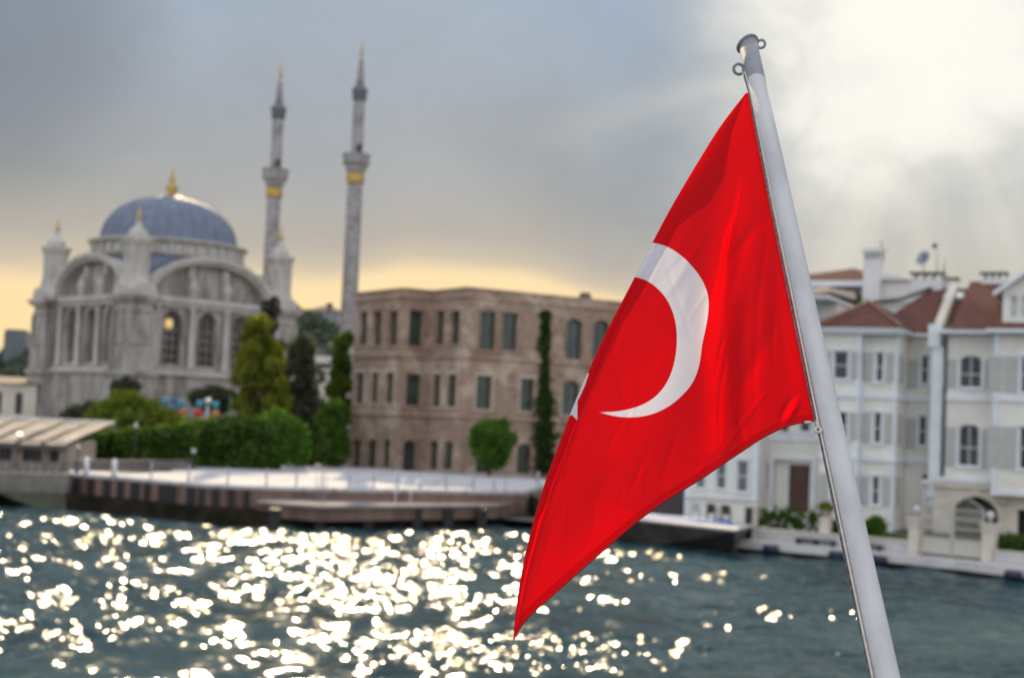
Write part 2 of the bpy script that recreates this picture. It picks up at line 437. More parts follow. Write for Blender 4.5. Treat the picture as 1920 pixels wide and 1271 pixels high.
def poly_interp(pts, n):
    P = np.array(pts, float); d = np.r_[0, np.cumsum(np.hypot(*np.diff(P, axis=0).T))]
    t = np.linspace(0, d[-1], n); return np.stack([np.interp(t, d, P[:,0]), np.interp(t, d, P[:,1])], -1)
def smooth_curve(P, w):
    k = np.ones(w)/w; n = len(P)
    out = np.empty_like(P)
    for c in range(P.shape[1]):
        e = np.r_[2*P[0,c]-P[w//2:0:-1,c], P[:,c], 2*P[-1,c]-P[-2:-w//2-1:-1,c]]
        out[:,c] = np.convolve(e, k, 'valid')[:n]
    return out
def sdf_poly(Q, poly):
    P = np.array(poly, float); N = len(P)
    best = np.full(len(Q), 1e9); inside = np.zeros(len(Q), bool)
    for i in range(N):
        a, b = P[i], P[(i+1) % N]; e = b-a; w = Q-a
        t = np.clip((w@e)/max(e@e, 1e-9), 0, 1); dd = w-t[:,None]*e
        best = np.minimum(best, (dd**2).sum(1))
        c = ((a[1] <= Q[:,1]) != (b[1] <= Q[:,1]))
        with np.errstate(divide='ignore', invalid='ignore'):
            xc = a[0] + (Q[:,1]-a[1])/(b[1]-a[1])*e[0]
        inside ^= c & (Q[:,0] < xc)
    d = np.sqrt(best); return np.where(inside, d, -d)

def make_flag():
    NR, NC, NK, NB = 420, 300, 22, 70
    hy = np.linspace(175, 788, NR); H = np.stack([left_px(hy)-0.5, hy], -1)
    Sp = [(1399,174),(1376,203),(1350,237),(1325,277),(1300,318),(1276,358),(1252,400),(1232,438),(1213,474),(1192,516),(1170,558),(1148,600),
          (1128,640),(1108,684),(1092,722),(1076,758),(1058,806),(1044,842),(1030,880),(1017,918),(1006,954),(996,992),(986,1032),
          (978,1072),(972,1110),(967,1146),(963,1180),(963,1200)]
    S = smooth_curve(poly_interp(Sp, NR), 21)
    Bp = [(1520,789),(1490,793),(1468,798),(1440,810),(1411,826),(1384,845),(1350,868),(1310,896),(1270,921),(1235,943),(1196,972),(1160,1003),(1130,1030),
          (1098,1058),(1060,1092),(1025,1124),(1000,1146),(980,1166),(970,1182),(963,1200)]
    Bc = smooth_curve(poly_interp(Bp, NC), 15)
    t = np.linspace(0, 1, NR); u = np.linspace(0, 1, NC)
    chord = Bc[0][None]+(Bc[-1]-Bc[0])[None]*u[:,None]; bow = Bc-chord     # (NC,2)
    T, U = np.meshgrid(t, u, indexing='ij')
    FR = H[:,None,:]*(1-U[...,None]) + S[:,None,:]*U[...,None] + bow[None]*(T**2.2)[...,None]
    # depth: hoist on the pole, fly drifting back, folds across
    dH = 1/invd(hy)-0.004
    dS = dH[0]+(2.66-dH[0])*t**0.9
    D = dH[:,None]*(1-U) + dS[:,None]*U
    X, Y = FR[...,0], FR[...,1]
    Q = FR.reshape(-1,2)
    def ridge(poly, amp, w, asym=0.0):
        P = np.array(poly, float); best = np.full(len(Q), 1e9); sg = np.zeros(len(Q)); tt = np.zeros(len(Q)); L = 0
        lens = [np.hypot(*(P[i+1]-P[i])) for i in range(len(P)-1)]; tot = sum(lens)
        for i in range(len(P)-1):
            e = P[i+1]-P[i]; wv = Q-P[i]; k = np.clip((wv@e)/(e@e), 0, 1); dd = wv-k[:,None]*e
            q = (dd**2).sum(1); cr = e[0]*wv[:,1]-e[1]*wv[:,0]
            mk = q < best; best[mk] = q[mk]; sg[mk] = np.sign(cr[mk]); tt[mk] = ((L+k*lens[i])/tot)[mk]; L += lens[i]
        d = np.sqrt(best); ww = w*(1+asym*sg); amp = amp*1.7
        env = np.sin(np.pi*np.clip(tt, 0.02, 0.98))**0.6
        return (-amp*np.exp(-(d/ww)**2)*env).reshape(X.shape)       # towards the camera
    rel = np.zeros_like(D)
    # sharp creases running down from the head of the hoist
    rel += ridge([(1384,348),(1374,400),(1362,440),(1352,500),(1340,560)], 0.0065, 8, 0.5)
    rel += ridge([(1378,360),(1368,430),(1362,500),(1350,600),(1342,690)], -0.0050, 13, 0)
    rel += ridge([(1358,630),(1348,670),(1341,712)], 0.0030, 3.4, 0.4)
    rel += ridge([(1362,672),(1354,720),(1350,770),(1351,830)], 0.0034, 4.0, 0.4)
    rel += ridge([(1383,775),(1390,810),(1396,832)], 0.0030, 6)
    rel += ridge([(1398,330),(1420,470),(1428,560),(1412,660)], -0.0050, 26)
    rel += ridge([(1440,430),(1422,560),(1415,700),(1418,800)], 0.0022, 7)
    rel += ridge([(1442,500),(1470,620),(1478,740)], 0.0035, 24)
    rel += ridge([(1500,745),(1484,775),(1474,795)], -0.0035, 7)
    rel += ridge([(1490,740),(1470,772),(1462,795)], 0.0030, 6)
    rel += ridge([(1448,400),(1405,440),(1370,486)], 0.0016, 9)
    rel += ridge([(1445,620),(1410,690),(1380,760)], 0.0030, 15)
    # the broad roll that bends the crescent
    rel += ridge([(1372,300),(1330,470),(1316,600),(1318,720),(1330,860)], 0.016, 34, 0.15)
    rel += ridge([(1380,520),(1360,660),(1362,780),(1350,860)], -0.010, 24)
    rel += ridge([(1395,560),(1392,700),(1400,820)], 0.008, 22)
    rel += ridge([(1300,640),(1230,780),(1170,960)], -0.010, 60)
    rel += ridge([(1190,880),(1120,960),(1040,1080)], 0.007, 50)
    rel += ridge([(1238,480),(1270,560),(1300,640)], 0.0016, 5)
    rel += ridge([(1010,940),(1004,960),(1000,980)], 0.0022, 4)
    rel += ridge([(1150,700),(1186,820),(1250,900)], 0.0020, 9)
    rs = np.random.RandomState(5)
    for i in range(60):       # small random wrinkles
        x0 = rs.uniform(1010, 1480); y0 = rs.uniform(300, 1050); L = rs.uniform(60, 190); a = R(rs.normal(104, 13))
        p1 = (x0+L*math.cos(a), y0+L*math.sin(a))
        rel += ridge([(x0,y0), ((x0+p1[0])/2+rs.normal()*5, (y0+p1[1])/2), p1], rs.choice([-1,1])*rs.uniform(.0005,.0014), rs.uniform(4,10))
    edge = np.clip(U/0.05, 0, 1)*np.clip(T/0.06, 0, 1)
    D = D + rel*edge
    # the fold at the left: the cloth turns back on itself and a second layer runs behind
    lw = np.interp(t, [0,.06,.2,.32,.5,.7,.85,1], [0.5,3,7,11,22,26,20,3])              # radius of the turn, px
    bwid = np.interp(t, [0,.08,.16,.21,.255,.42,.55,.75,.92,1], [0,18,38,30,7,8,10,10,6,2])  # width of the back layer, px
    phm = np.interp(t, [0,.24,.32,.42,1], [math.pi,math.pi,.80*math.pi,.53*math.pi,.50*math.pi])  # how far it turns round
    dirS = S-H; ln = np.hypot(dirS[:,0], dirS[:,1]); ln[ln < 1] = 1; dirS = dirS/ln[:,None]
    # make room: pull the flat front back so that the turn ends on the silhouette
    pull = lw[:,None]*np.clip((U-0.55)/0.45, 0, 1)**1.5
    FR = FR - dirS[:,None,:]*pull[...,None]
    D = D - (lw*np.array(dS)/FPX)[:,None]*0.0
    cols_px = [FR]; cols_d = [D]
    flatp = [FR.copy()]         # unfolded pixel position used for the print
    ph = phm[:,None]*np.linspace(0, 1, NK+1)[None,1:]
    sx = np.sin(ph); sd = (1-np.cos(ph))
    endp = FR[:,-1,:]; endd = D[:,-1]
    r_m = lw*dS/FPX
    kp = endp[:,None,:] + dirS[:,None,:]*(lw[:,None]*sx)[...,None]
    kd = endd[:,None] + r_m[:,None]*sd
    cols_px.append(kp); cols_d.append(kd)
    arc = ph*lw[:,None]
    fl = np.where(ph < math.pi/2, np.sin(np.minimum(ph, math.pi/2))-1, ph-math.pi/2)*lw[:,None]
    flatp.append(S[:,None,:] + dirS[:,None,:]*fl[...,None])
    b = np.linspace(0, 1, NB+1)[1:]
    wav = (np.sin(b[None,:]*5.0+t[:,None]*7)*0.004)*b[None,:]
    bp = kp[:,-1,None,:] + dirS[:,None,:]*(bwid*np.cos(phm))[:,None,None]*b[None,:,None]
    bd = kd[:,-1,None] + (bwid*np.sin(phm)*dS/FPX)[:,None]*b[None,:] + 0.008*b[None,:]*t[:,None]**0.5 + wav*np.clip(t*8,0,1)[:,None]
    cols_px.append(bp); cols_d.append(bd)
    flatp.append(S[:,None,:] + dirS[:,None,:]*(((phm-math.pi/2)*lw)[:,None]+bwid[:,None]*b[None,:])[...,None])
    PX = np.concatenate(cols_px, 1); DD = np.concatenate(cols_d, 1); FP = np.concatenate(flatp, 1)
    f, r_, u_ = np.array(FWD), np.array(RGT), np.array(UPV)
    W = CAMN + DD[...,None]*(f + r_*((PX[...,0]-CX)/FPX)[...,None] - u_*((PX[...,1]-CY)/FPX)[...,None])
    nr, nc = W.shape[:2]
    base = near(axis_px(788), 788, 1/invd(788)); off = np.array(base)
    V = (W-off).reshape(-1,3)
    idx = np.arange(nr*nc).reshape(nr, nc)
    F = np.stack([idx[:-1,:-1], idx[1:,:-1], idx[1:,1:], idx[:-1,1:]], -1).reshape(-1,4)
    # printed crescent and star (their outline on the cloth, laid flat)
    Z6 = lambda x, y: (940+x/1.513, 400+y/1.513)
    outer = [Z6(*p) for p in [(432,84),(462,90),(497,109),(532,139),(562,176),(581,211),(589,245),(587,285),(580,325),(569,372),(565,412),(558,446),(541,485),(513,517),(480,545),(440,566),(398,577),(350,579),(310,573),(277,564)]]
    inner = [Z6(*p) for p in [(277,564),(330,562),(378,552),(418,535),(450,509),(474,474),(490,430),(498,380),(498,330),(490,288),(474,250),(450,218),(420,194),(393,182),(368,179)]]
    left = [(1165,520),(1140,535),(1118,556),(1112,548),(1130,510),(1160,478),(1195,460),(1212,456)]
    def dens(P):
        P = np.array(P, float); n = len(P)*6
        return smooth_curve(poly_interp(P, n), 7)
    cres = np.concatenate([dens(outer)[:-3], [outer[-1]], dens(inner)[3:], np.array(left)])
    star = [(1104,700),(1097,722),(1088,742),(1082.5,752),(1082.5,788),(1072,777),(1058,786),(1048,800),(1040,770),(1020,750),(1050,735),(1072,700),(1090,690)]
    s1 = sdf_poly(FP.reshape(-1,2), cres); s2 = sdf_poly(FP.reshape(-1,2), star)
    sd_ = np.maximum(s1, s2)
    # hem along the foot of the flag, and the thicker hoist band
    hemv = np.concatenate([ (1-T)*0+T, np.repeat(t[:,None], NK+NB, 1)], 1).reshape(-1)
    me = bpy.data.meshes.new('cloth')
    me.vertices.add(len(V)); me.vertices.foreach_set('co', V.ravel())
    me.loops.add(F.size); me.loops.foreach_set('vertex_index', F.ravel())
    me.polygons.add(len(F)); me.polygons.foreach_set('loop_start', np.arange(0, F.size, 4)); me.polygons.foreach_set('loop_total', np.full(len(F), 4))
    me.polygons.foreach_set('use_smooth', np.ones(len(F), bool)); me.update(calc_edges=True)
    a = me.attributes.new('print_sdf', 'FLOAT', 'POINT'); a.data.foreach_set('value', sd_.astype(np.float32))
    hd = np.concatenate([1-U*(X*0+1)*np.hypot(*(S-H).T)[:,None]/420.0, np.zeros((NR, NK+NB))], 1).reshape(-1)
    a = me.attributes.new('heading', 'FLOAT', 'POINT'); a.data.foreach_set('value', hd.astype(np.float32))
    a = me.attributes.new('hem', 'FLOAT', 'POINT'); a.data.foreach_set('value', hemv.astype(np.float32))
    m = bpy.data.materials.new('flag_cloth'); m.use_nodes = True; tt = NT(m.node_tree)
    for nd in list(tt.n): tt.n.remove(nd)
    out = tt.new('ShaderNodeOutputMaterial')
    at_ = tt.new('ShaderNodeAttribute', attribute_name='print_sdf'); ah = tt.new('ShaderNodeAttribute', attribute_name='hem'); ah2 = tt.new('ShaderNodeAttribute', attribute_name='heading')
    white = tt.smooth(at_.outputs['Fac'], -0.9, 0.9)
    tc = tt.new('ShaderNodeTexCoord')
    wv = tt.noise(tc.outputs['Object'], 900, 2)
    red = tt.mix(wv, (0.93, 0.004, 0.010, 1), (0.86, 0.0035, 0.008, 1))
    col = tt.mix(white, red, (0.98, 0.92, 1.0, 1))
    hem = tt.smooth(ah.outputs['Fac'], 0.977, 0.981)
    hemh = tt.smooth(ah2.outputs['Fac'], 0.97, 0.99)
    colt = tt.mix(tt.math('MULTIPLY', tt.math('MAXIMUM', hem, tt.math('MULTIPLY', hemh, 0.5)), 0.6), col, (0.30, 0.002, 0.004, 1))
    dif = tt.new('ShaderNodeBsdfDiffuse'); trn = tt.new('ShaderNodeBsdfTranslucent'); mx = tt.new('ShaderNodeMixShader')
    tt.link(col, dif.inputs[0]); tt.link(colt, trn.inputs[0]); mx.inputs[0].default_value = 0.64
    bp_ = tt.new('ShaderNodeBump'); bp_.inputs['Strength'].default_value = 0.12; bp_.inputs['Distance'].default_value = 0.001
    tt.link(tt.noise(tc.outputs['Object'], 420, 3), bp_.inputs['Height'])
    tt.link(bp_.outputs[0], dif.inputs['Normal'])
    tt.link(dif.outputs[0], mx.inputs[1]); tt.link(trn.outputs[0], mx.inputs[2])
    gl = tt.new('ShaderNodeBsdfGlossy'); gl.inputs['Roughness'].default_value = 0.55; gl.inputs[0].default_value = (1, .92, .95, 1); mg = tt.new('ShaderNodeMixShader')
    lwt = tt.new('ShaderNodeLayerWeight'); lwt.inputs[0].default_value = 0.35
    tt.link(tt.math('ADD', tt.math('MULTIPLY', lwt.outputs['Facing'], 0.02), 0.0), mg.inputs[0]); tt.link(mx.outputs[0], mg.inputs[1]); tt.link(gl.outputs[0], mg.inputs[2]); tt.link(mg.outputs[0], out.inputs[0])
    me.materials.append(m)
    th = thing('flag', base, 'red flag with white crescent and star hanging from the flagpole', 'flag')
    o = bpy.data.objects.new('cloth', me); COL.objects.link(o); o.parent = th
    # rolled seam stitched along the foot
    foot = [Vector(W[-1, i]) for i in range(0, NC, 4)]
    mseam = bpy.data.materials.new('seam_cloth'); mseam.use_nodes = True
    bs = mseam.node_tree.nodes['Principled BSDF']; bs.inputs['Base Color'].default_value = (0.42, 0.004, 0.008, 1); bs.inputs['Roughness'].default_value = 0.9
    mb = MB(); mb.tube(foot, 0.0013, 8); mb.build('seam', mseam, th)
make_flag()
# ------------------------------------------------------------------ materials of the shore
M_MARBLE = mat('weathered_marble', (0.45, 0.425, 0.39), 0.8, 0.15, 0.8, col2=(0.22, 0.20, 0.18), bump=0.4, bscale=3, fine=2.2, stretch=(1, 1, 0.35))
M_MARBLE2 = mat('pale_marble', (0.53, 0.51, 0.47), 0.7, 0.12, 1.0, col2=(0.42, 0.39, 0.35), fine=3.0, stretch=(1, 1, 0.4))
M_MINARET = mat('minaret_stone', (0.38, 0.36, 0.36), 0.75, 0.12, 0.9, col2=(0.24, 0.225, 0.22), fine=2.4)
M_LEAD = mat('lead_sheet', (0.17, 0.20, 0.27), 0.62, 0.12, 0.8, col2=(0.125, 0.15, 0.21), metal=0.1, fine=2.5)
M_GOLD = mat('gilded_metal', (0.56, 0.37, 0.10), 0.42, 0.1, 2, metal=0.7, col2=(0.40, 0.27, 0.10))
M_GLASSDARK = mat('dark_window_glass', (0.035, 0.035, 0.036), 0.2, 0.3, 0.9, col2=(0.07, 0.072, 0.075), spec=0.3)
M_GREENGLASS = mat('dark_green_glass', (0.028, 0.042, 0.036), 0.10, 0.3, 0.6, col2=(0.055, 0.085, 0.06))
M_WHITE = mat('white_paint', (0.74, 0.75, 0.75), 0.5, 0.05, 0.6, col2=(0.64, 0.645, 0.64))
M_TRIM = mat('white_trim', (0.80, 0.83, 0.86), 0.45, 0.04, 0.9, col2=(0.70, 0.73, 0.76))
M_SHUT = mat('pale_grey_shutter', (0.55, 0.545, 0.52), 0.6, 0.05, 4, stretch=(0.2, 0.2, 6))
M_CREAM = mat('cream_stone', (0.68, 0.62, 0.53), 0.75, 0.1, 0.6, col2=(0.58, 0.52, 0.43), fine=5)
M_QUAYWHITE = mat('pale_concrete', (0.60, 0.58, 0.57), 0.6, 0.1, 0.4, col2=(0.47, 0.45, 0.44), fine=4)
M_DECK = None
M_DARKCONC = mat('wet_dark_concrete', (0.034, 0.026, 0.020), 0.9, 0.2, 0.8, col2=(0.015, 0.015, 0.009), bump=0.3, spec=0.0)
M_GREYCONC = mat('stained_concrete', (0.12, 0.11, 0.095), 0.8, 0.2, 0.5, col2=(0.06, 0.055, 0.045), bump=0.3)
M_ALGAE = mat('algae_stone', (0.040, 0.050, 0.018), 0.6, 0.2, 0.7, col2=(0.018, 0.022, 0.010), bump=0.3)
M_BROWN = mat('brown_cladding', (0.225, 0.142, 0.11), 0.8, 0.15, 0.7, col2=(0.13, 0.08, 0.062), fine=3, stretch=(1, 1, .4))
M_BLACK = mat('black_rubber', (0.016, 0.016, 0.017), 0.6, 0.1, 2)
M_NAVY = mat('navy_rubber', (0.012, 0.018, 0.055), 0.5, 0.1, 2)
M_STEEL = mat('pale_steel', (0.46, 0.48, 0.52), 0.35, 0.08, 5, metal=0.3)
M_CANVAS = mat('cream_canvas', (0.46, 0.39, 0.325), 0.85, 0.1, 0.6, col2=(0.30, 0.26, 0.22), spec=0.2)
M_BEAM = mat('dark_roof_beam', (0.10, 0.085, 0.08), 0.7, 0.1, 2)
M_STONEWALL = mat('rough_stone', (0.21, 0.185, 0.165), 0.85, 0.15, 0.9, col2=(0.13, 0.115, 0.10), bump=0.5, bscale=4, fine=3)
M_WOOD = mat('brown_wood', (0.10, 0.042, 0.022), 0.5, 0.2, 1.2, stretch=(3, 3, 0.5), col2=(0.055, 0.024, 0.014))
M_TAN = mat('tan_plaster', (0.52, 0.43, 0.35), 0.8, 0.1, 0.7)
M_BARK = mat('bark', (0.085, 0.06, 0.042), 0.9, 0.2, 4, stretch=(1, 1, 0.3), bump=0.6)
M_SOIL = mat('garden_soil', (0.10, 0.085, 0.06), 0.95, 0.2, 1.0, col2=(0.06, 0.065, 0.03))
M_GLOBE = mat('milk_glass_globe', (0.60, 0.60, 0.60), 0.4, 0.03, 3)
M_BLUE = mat('blue_tarpaulin', (0.055, 0.15, 0.42), 0.55, 0.15, 0.8, col2=(0.09, 0.22, 0.55))
M_BRONZE = mat('dark_furniture', (0.035, 0.033, 0.032), 0.6, 0.1, 3)
M_FARGREY = mat('far_grey_wall', (0.16, 0.18, 0.19), 0.8, 0.1, 0.2)
M_IVORYIRON = mat('cream_ironwork', (0.55, 0.52, 0.46), 0.5, 0.05, 3)

def brick_mat():
    m = bpy.data.materials.new('old_brick'); m.use_nodes = True; t = NT(m.node_tree); b = t.n['Principled BSDF']
    tc = t.new('ShaderNodeTexCoord'); ob = tc.outputs['Object']
    sp = t.new('ShaderNodeSeparateXYZ'); t.link(ob, sp.inputs[0])
    cb = t.new('ShaderNodeCombineXYZ')
    t.link(t.math('ADD', sp.outputs[0], sp.outputs[1]), cb.inputs[0]); t.link(sp.outputs[2], cb.inputs[1])
    br = t.new('ShaderNodeTexBrick'); t.link(cb.outputs[0], br.inputs['Vector'])
    br.inputs['Scale'].default_value = 1.0; br.inputs['Brick Width'].default_value = 0.5; br.inputs['Row Height'].default_value = 0.17
    br.inputs['Mortar Size'].default_value = 0.018
    br.inputs['Color1'].default_value = (0.37, 0.245, 0.18, 1); br.inputs['Color2'].default_value = (0.24, 0.158, 0.115, 1)
    br.inputs['Mortar'].default_value = (0.45, 0.36, 0.29, 1)
    # sun-bleached plaster still clinging to it, soot and red patches
    n1 = t.noise(ob, 0.42, 6, 0.62, 0.6); n2 = t.noise(ob, 1.5, 5, 0.65, 0.4); n3 = t.noise(ob, 0.18, 3, 0.5)
    c = t.mix(t.smooth(n1, 0.46, 0.66, 0, 0.85), br.outputs[0], (0.56, 0.45, 0.36, 1))
    c = t.mix(t.smooth(n2, 0.55, 0.68, 0, 0.7), c, (0.115, 0.078, 0.062, 1))
    c = t.mix(t.smooth(n3, 0.5, 0.7, 0, 0.45), c, (0.29, 0.16, 0.10, 1))
    t.link(c, b.inputs['Base Color']); b.inputs['Roughness'].default_value = 0.9
    bp = t.new('ShaderNodeBump'); bp.inputs['Strength'].default_value = 0.6; bp.inputs['Distance'].default_value = 0.04
    t.link(t.math('ADD', br.outputs[1], n2), bp.inputs['Height']); t.link(bp.outputs[0], b.inputs['Normal'])
    return m
M_BRICK = brick_mat()
def deck_mat():
    m = bpy.data.materials.new('white_paving'); m.use_nodes = True; t = NT(m.node_tree); b = t.n['Principled BSDF']
    tc = t.new('ShaderNodeTexCoord'); ob = tc.outputs['Object']
    br = t.new('ShaderNodeTexBrick'); t.link(t.vmath('MULTIPLY', ob, (1.0, 1.0, 0.0)).outputs[0], br.inputs['Vector']); br.offset = 0.0
    br.inputs['Scale'].default_value = 1.0; br.inputs['Brick Width'].default_value = 2.4; br.inputs['Row Height'].default_value = 2.4; br.inputs['Mortar Size'].default_value = 0.05
    br.inputs['Color1'].default_value = (0.54, 0.535, 0.56, 1); br.inputs['Color2'].default_value = (0.47, 0.465, 0.485, 1); br.inputs['Mortar'].default_value = (0.27, 0.255, 0.245, 1)
    n = t.noise(ob, 0.35, 5, 0.6, 0.3)
    t.link(t.mix(t.smooth(n, 0.55, 0.72, 0, 0.45), br.outputs[0], (0.33, 0.31, 0.295, 1)), b.inputs['Base Color'])
    b.inputs['Roughness'].default_value = 0.85; b.inputs['Specular IOR Level'].default_value = 0.15
    return m
M_DECK = deck_mat()

def siding_mat():
    m = bpy.data.materials.new('white_timber_siding'); m.use_nodes = True; t = NT(m.node_tree); b = t.n['Principled BSDF']
    tc = t.new('ShaderNodeTexCoord'); ob = tc.outputs['Object']
    sp = t.new('ShaderNodeSeparateXYZ'); t.link(ob, sp.inputs[0])
    saw = t.math('FRACT', t.math('MULTIPLY', sp.outputs[2], 5.0))
    n = t.noise(ob, 0.5, 4, 0.6); 
    c = t.mix(t.smooth(n, 0.3, 0.7), (0.82, 0.80, 0.735, 1), (0.70, 0.665, 0.595, 1))
    t.link(c, b.inputs['Base Color']); b.inputs['Roughness'].default_value = 0.55
    bp = t.new('ShaderNodeBump'); bp.inputs['Strength'].default_value = 0.9; bp.inputs['Distance'].default_value = 0.03; bp.invert = True
    t.link(saw, bp.inputs['Height']); t.link(bp.outputs[0], b.inputs['Normal'])
    return m
M_SIDING = siding_mat()

def tile_mat(name, c1, c2):
    m = bpy.data.materials.new(name); m.use_nodes = True; t = NT(m.node_tree); b = t.n['Principled BSDF']
    tc = t.new('ShaderNodeTexCoord'); ob = tc.outputs['Object']
    sp = t.new('ShaderNodeSeparateXYZ'); t.link(ob, sp.inputs[0])
    # courses follow the height, pans follow the run of the eaves (which lie at 25 degrees)
    run = t.math('ADD', t.math('MULTIPLY', sp.outputs[0], math.cos(R(25))), t.math('MULTIPLY', sp.outputs[1], -math.sin(R(25))))
    course = t.math('FRACT', t.math('MULTIPLY', sp.outputs[2], 5.5))
    pan = t.math('SINE', t.math('MULTIPLY', run, 2*math.pi/0.26))
    n = t.noise(ob, 1.2, 5, 0.65); nf = t.noise(ob, 9, 2)
    c = t.mix(t.smooth(n, 0.3, 0.7), (*c1, 1), (*c2, 1))
    c = t.mix(t.smooth(nf, 0.45, 0.75, 0, 0.35), c, (0.30, 0.16, 0.11, 1))
    t.link(c, b.inputs['Base Color']); b.inputs['Roughness'].default_value = 0.92; b.inputs['Specular IOR Level'].default_value = 0.12
    bp = t.new('ShaderNodeBump'); bp.inputs['Strength'].default_value = 1.0; bp.inputs['Distance'].default_value = 0.05
    t.link(t.math('ADD', t.math('MULTIPLY', course, 0.8), t.math('MULTIPLY', pan, 0.5)), bp.inputs['Height']); t.link(bp.outputs[0], b.inputs['Normal'])
    return m
M_TILE = tile_mat('red_roof_tile', (0.18, 0.080, 0.062), (0.125, 0.060, 0.052))

def leaf_mat(name, c1, c2, trans=0.35):
    m = bpy.data.materials.new(name); m.use_nodes = True; t = NT(m.node_tree)
    for nd in list(t.n): t.n.remove(nd)
    out = t.new('ShaderNodeOutputMaterial'); geo = t.new('ShaderNodeNewGeometry'); tc = t.new('ShaderNodeTexCoord')
    n = t.noise(tc.outputs['Object'], 0.9, 4, 0.6)
    f = t.math('ADD', t.math('MULTIPLY', geo.outputs['Random Per Island'], 0.55), t.math('MULTIPLY', t.smooth(n, 0.3, 0.7), 0.5))
    c = t.mix(f, (*c1, 1), (*c2, 1))
    d = t.new('ShaderNodeBsdfDiffuse'); tr = t.new('ShaderNodeBsdfTranslucent'); mx = t.new('ShaderNodeMixShader')
    gl = t.new('ShaderNodeBsdfGlossy'); gl.inputs['Roughness'].default_value = 0.5; gl.inputs[0].default_value = (0.5, 0.5, 0.5, 1); mg = t.new('ShaderNodeMixShader')
    t.link(c, d.inputs[0]); t.link(t.mix(1.0, c, (1.5, 1.35, 0.6, 1), 'MULTIPLY'), tr.inputs[0])
    mx.inputs[0].default_value = trans; t.link(d.outputs[0], mx.inputs[1]); t.link(tr.outputs[0], mx.inputs[2])
    mg.inputs[0].default_value = 0.04; t.link(mx.outputs[0], mg.inputs[1]); t.link(gl.outputs[0], mg.inputs[2])
    t.link(mg.outputs[0], out.inputs[0]); return m
L_HEDGE = leaf_mat('hedge_leaves', (0.030, 0.074, 0.012), (0.115, 0.20, 0.020), 0.42)
L_LIGHT = leaf_mat('light_leaves', (0.10, 0.15, 0.016), (0.21, 0.26, 0.026), 0.45)
L_YELLOW = leaf_mat('yellowish_leaves', (0.07, 0.12, 0.014), (0.30, 0.31, 0.03), 0.5)
L_DARK = leaf_mat('grey_green_needles', (0.055, 0.072, 0.045), (0.12, 0.135, 0.085), 0.35)
L_BRIGHT = leaf_mat('fresh_leaves', (0.035, 0.10, 0.010), (0.11, 0.24, 0.018), 0.42)
L_IVY = leaf_mat('ivy_leaves', (0.018, 0.050, 0.010), (0.040, 0.090, 0.015), 0.2)
L_FAR = leaf_mat('far_hazed_leaves', (0.045, 0.070, 0.058), (0.070, 0.10, 0.075), 0.2)  # distance haze is put into the leaf colour as muted blue green
M_LAWN = leaf_mat('lawn_blades', (0.05, 0.11, 0.015), (0.09, 0.16, 0.02), 0.3)

# ------------------------------------------------------------------ foliage
def leaf_cloud(pts, size, seed, flat=0.0, aspect=0.55):
    """many small diamond leaves, one at each point -> (verts, faces)"""
    rs = np.random.RandomState(seed); n = len(pts)
    a = rs.normal(size=(n,3)); a[:,2] *= (1-flat); a /= np.linalg.norm(a, axis=1)[:,None]
    b = rs.normal(size=(n,3)); b -= a*(a*b).sum(1)[:,None]; b /= np.linalg.norm(b, axis=1)[:,None]
    s = size*rs.uniform(0.6, 1.35, n)[:,None]
    P = np.array(pts)
    V = np.stack([P-a*s, P+b*s*aspect, P+a*s, P-b*s*aspect], 1).reshape(-1,3)
    return V
def leaf_mesh(name, V, material, parent=None):
    off = np.array(wloc(parent)) if parent else np.zeros(3)
    V = V-off; n = len(V)//4
    me = bpy.data.meshes.new(name)
    me.vertices.add(len(V)); me.vertices.foreach_set('co', V.ravel())
    me.loops.add(n*4); me.loops.foreach_set('vertex_index', np.arange(n*4))
    me.polygons.add(n); me.polygons.foreach_set('loop_start', np.arange(0, n*4, 4)); me.polygons.foreach_set('loop_total', np.full(n, 4))
    me.update(calc_edges=True); me.materials.append(material)
    o = bpy.data.objects.new(name, me); COL.objects.link(o)
    if parent: o.parent = parent
    return o
def blob_points(blobs, n, seed, shell=0.55):
    """points near the surfaces of a set of (centre, (rx,ry,rz)) blobs"""
    rs = np.random.RandomState(seed); out = []
    vol = np.array([b[1][0]*b[1][1]*b[1][2] for b in blobs])**0.67; vol /= vol.sum()
    for b, k in zip(blobs, np.maximum((vol*n).astype(int), 8)):
        d = rs.normal(size=(k,3)); d /= np.linalg.norm(d, axis=1)[:,None]
        r = (shell + (1.05-shell)*rs.rand(k)**0.6 + (rs.rand(k) < .15)*rs.rand(k)*.45)[:,None]
        out.append(np.array(b[0])[None] + d*r*np.array(b[1])[None])
    return np.concatenate(out)
def crown_blobs(c, rad, n, seed, small=0.42):
    """clumps spread through an ellipsoid, so that the outline is uneven and gaps stay open"""
    rs = np.random.RandomState(seed); out = []
    for i in range(n):
        d = rs.normal(size=3); d /= np.linalg.norm(d); r = 0.35+0.55*rs.rand()**0.7
        k = small*rs.uniform(0.7, 1.25)
        p = np.array(c)+d*r*np.array(rad)
        m_ = min(rad[0], rad[1])
        out.append((p, (m_*k, m_*k, min(rad[2], m_*1.2)*k*0.85)))
    return out
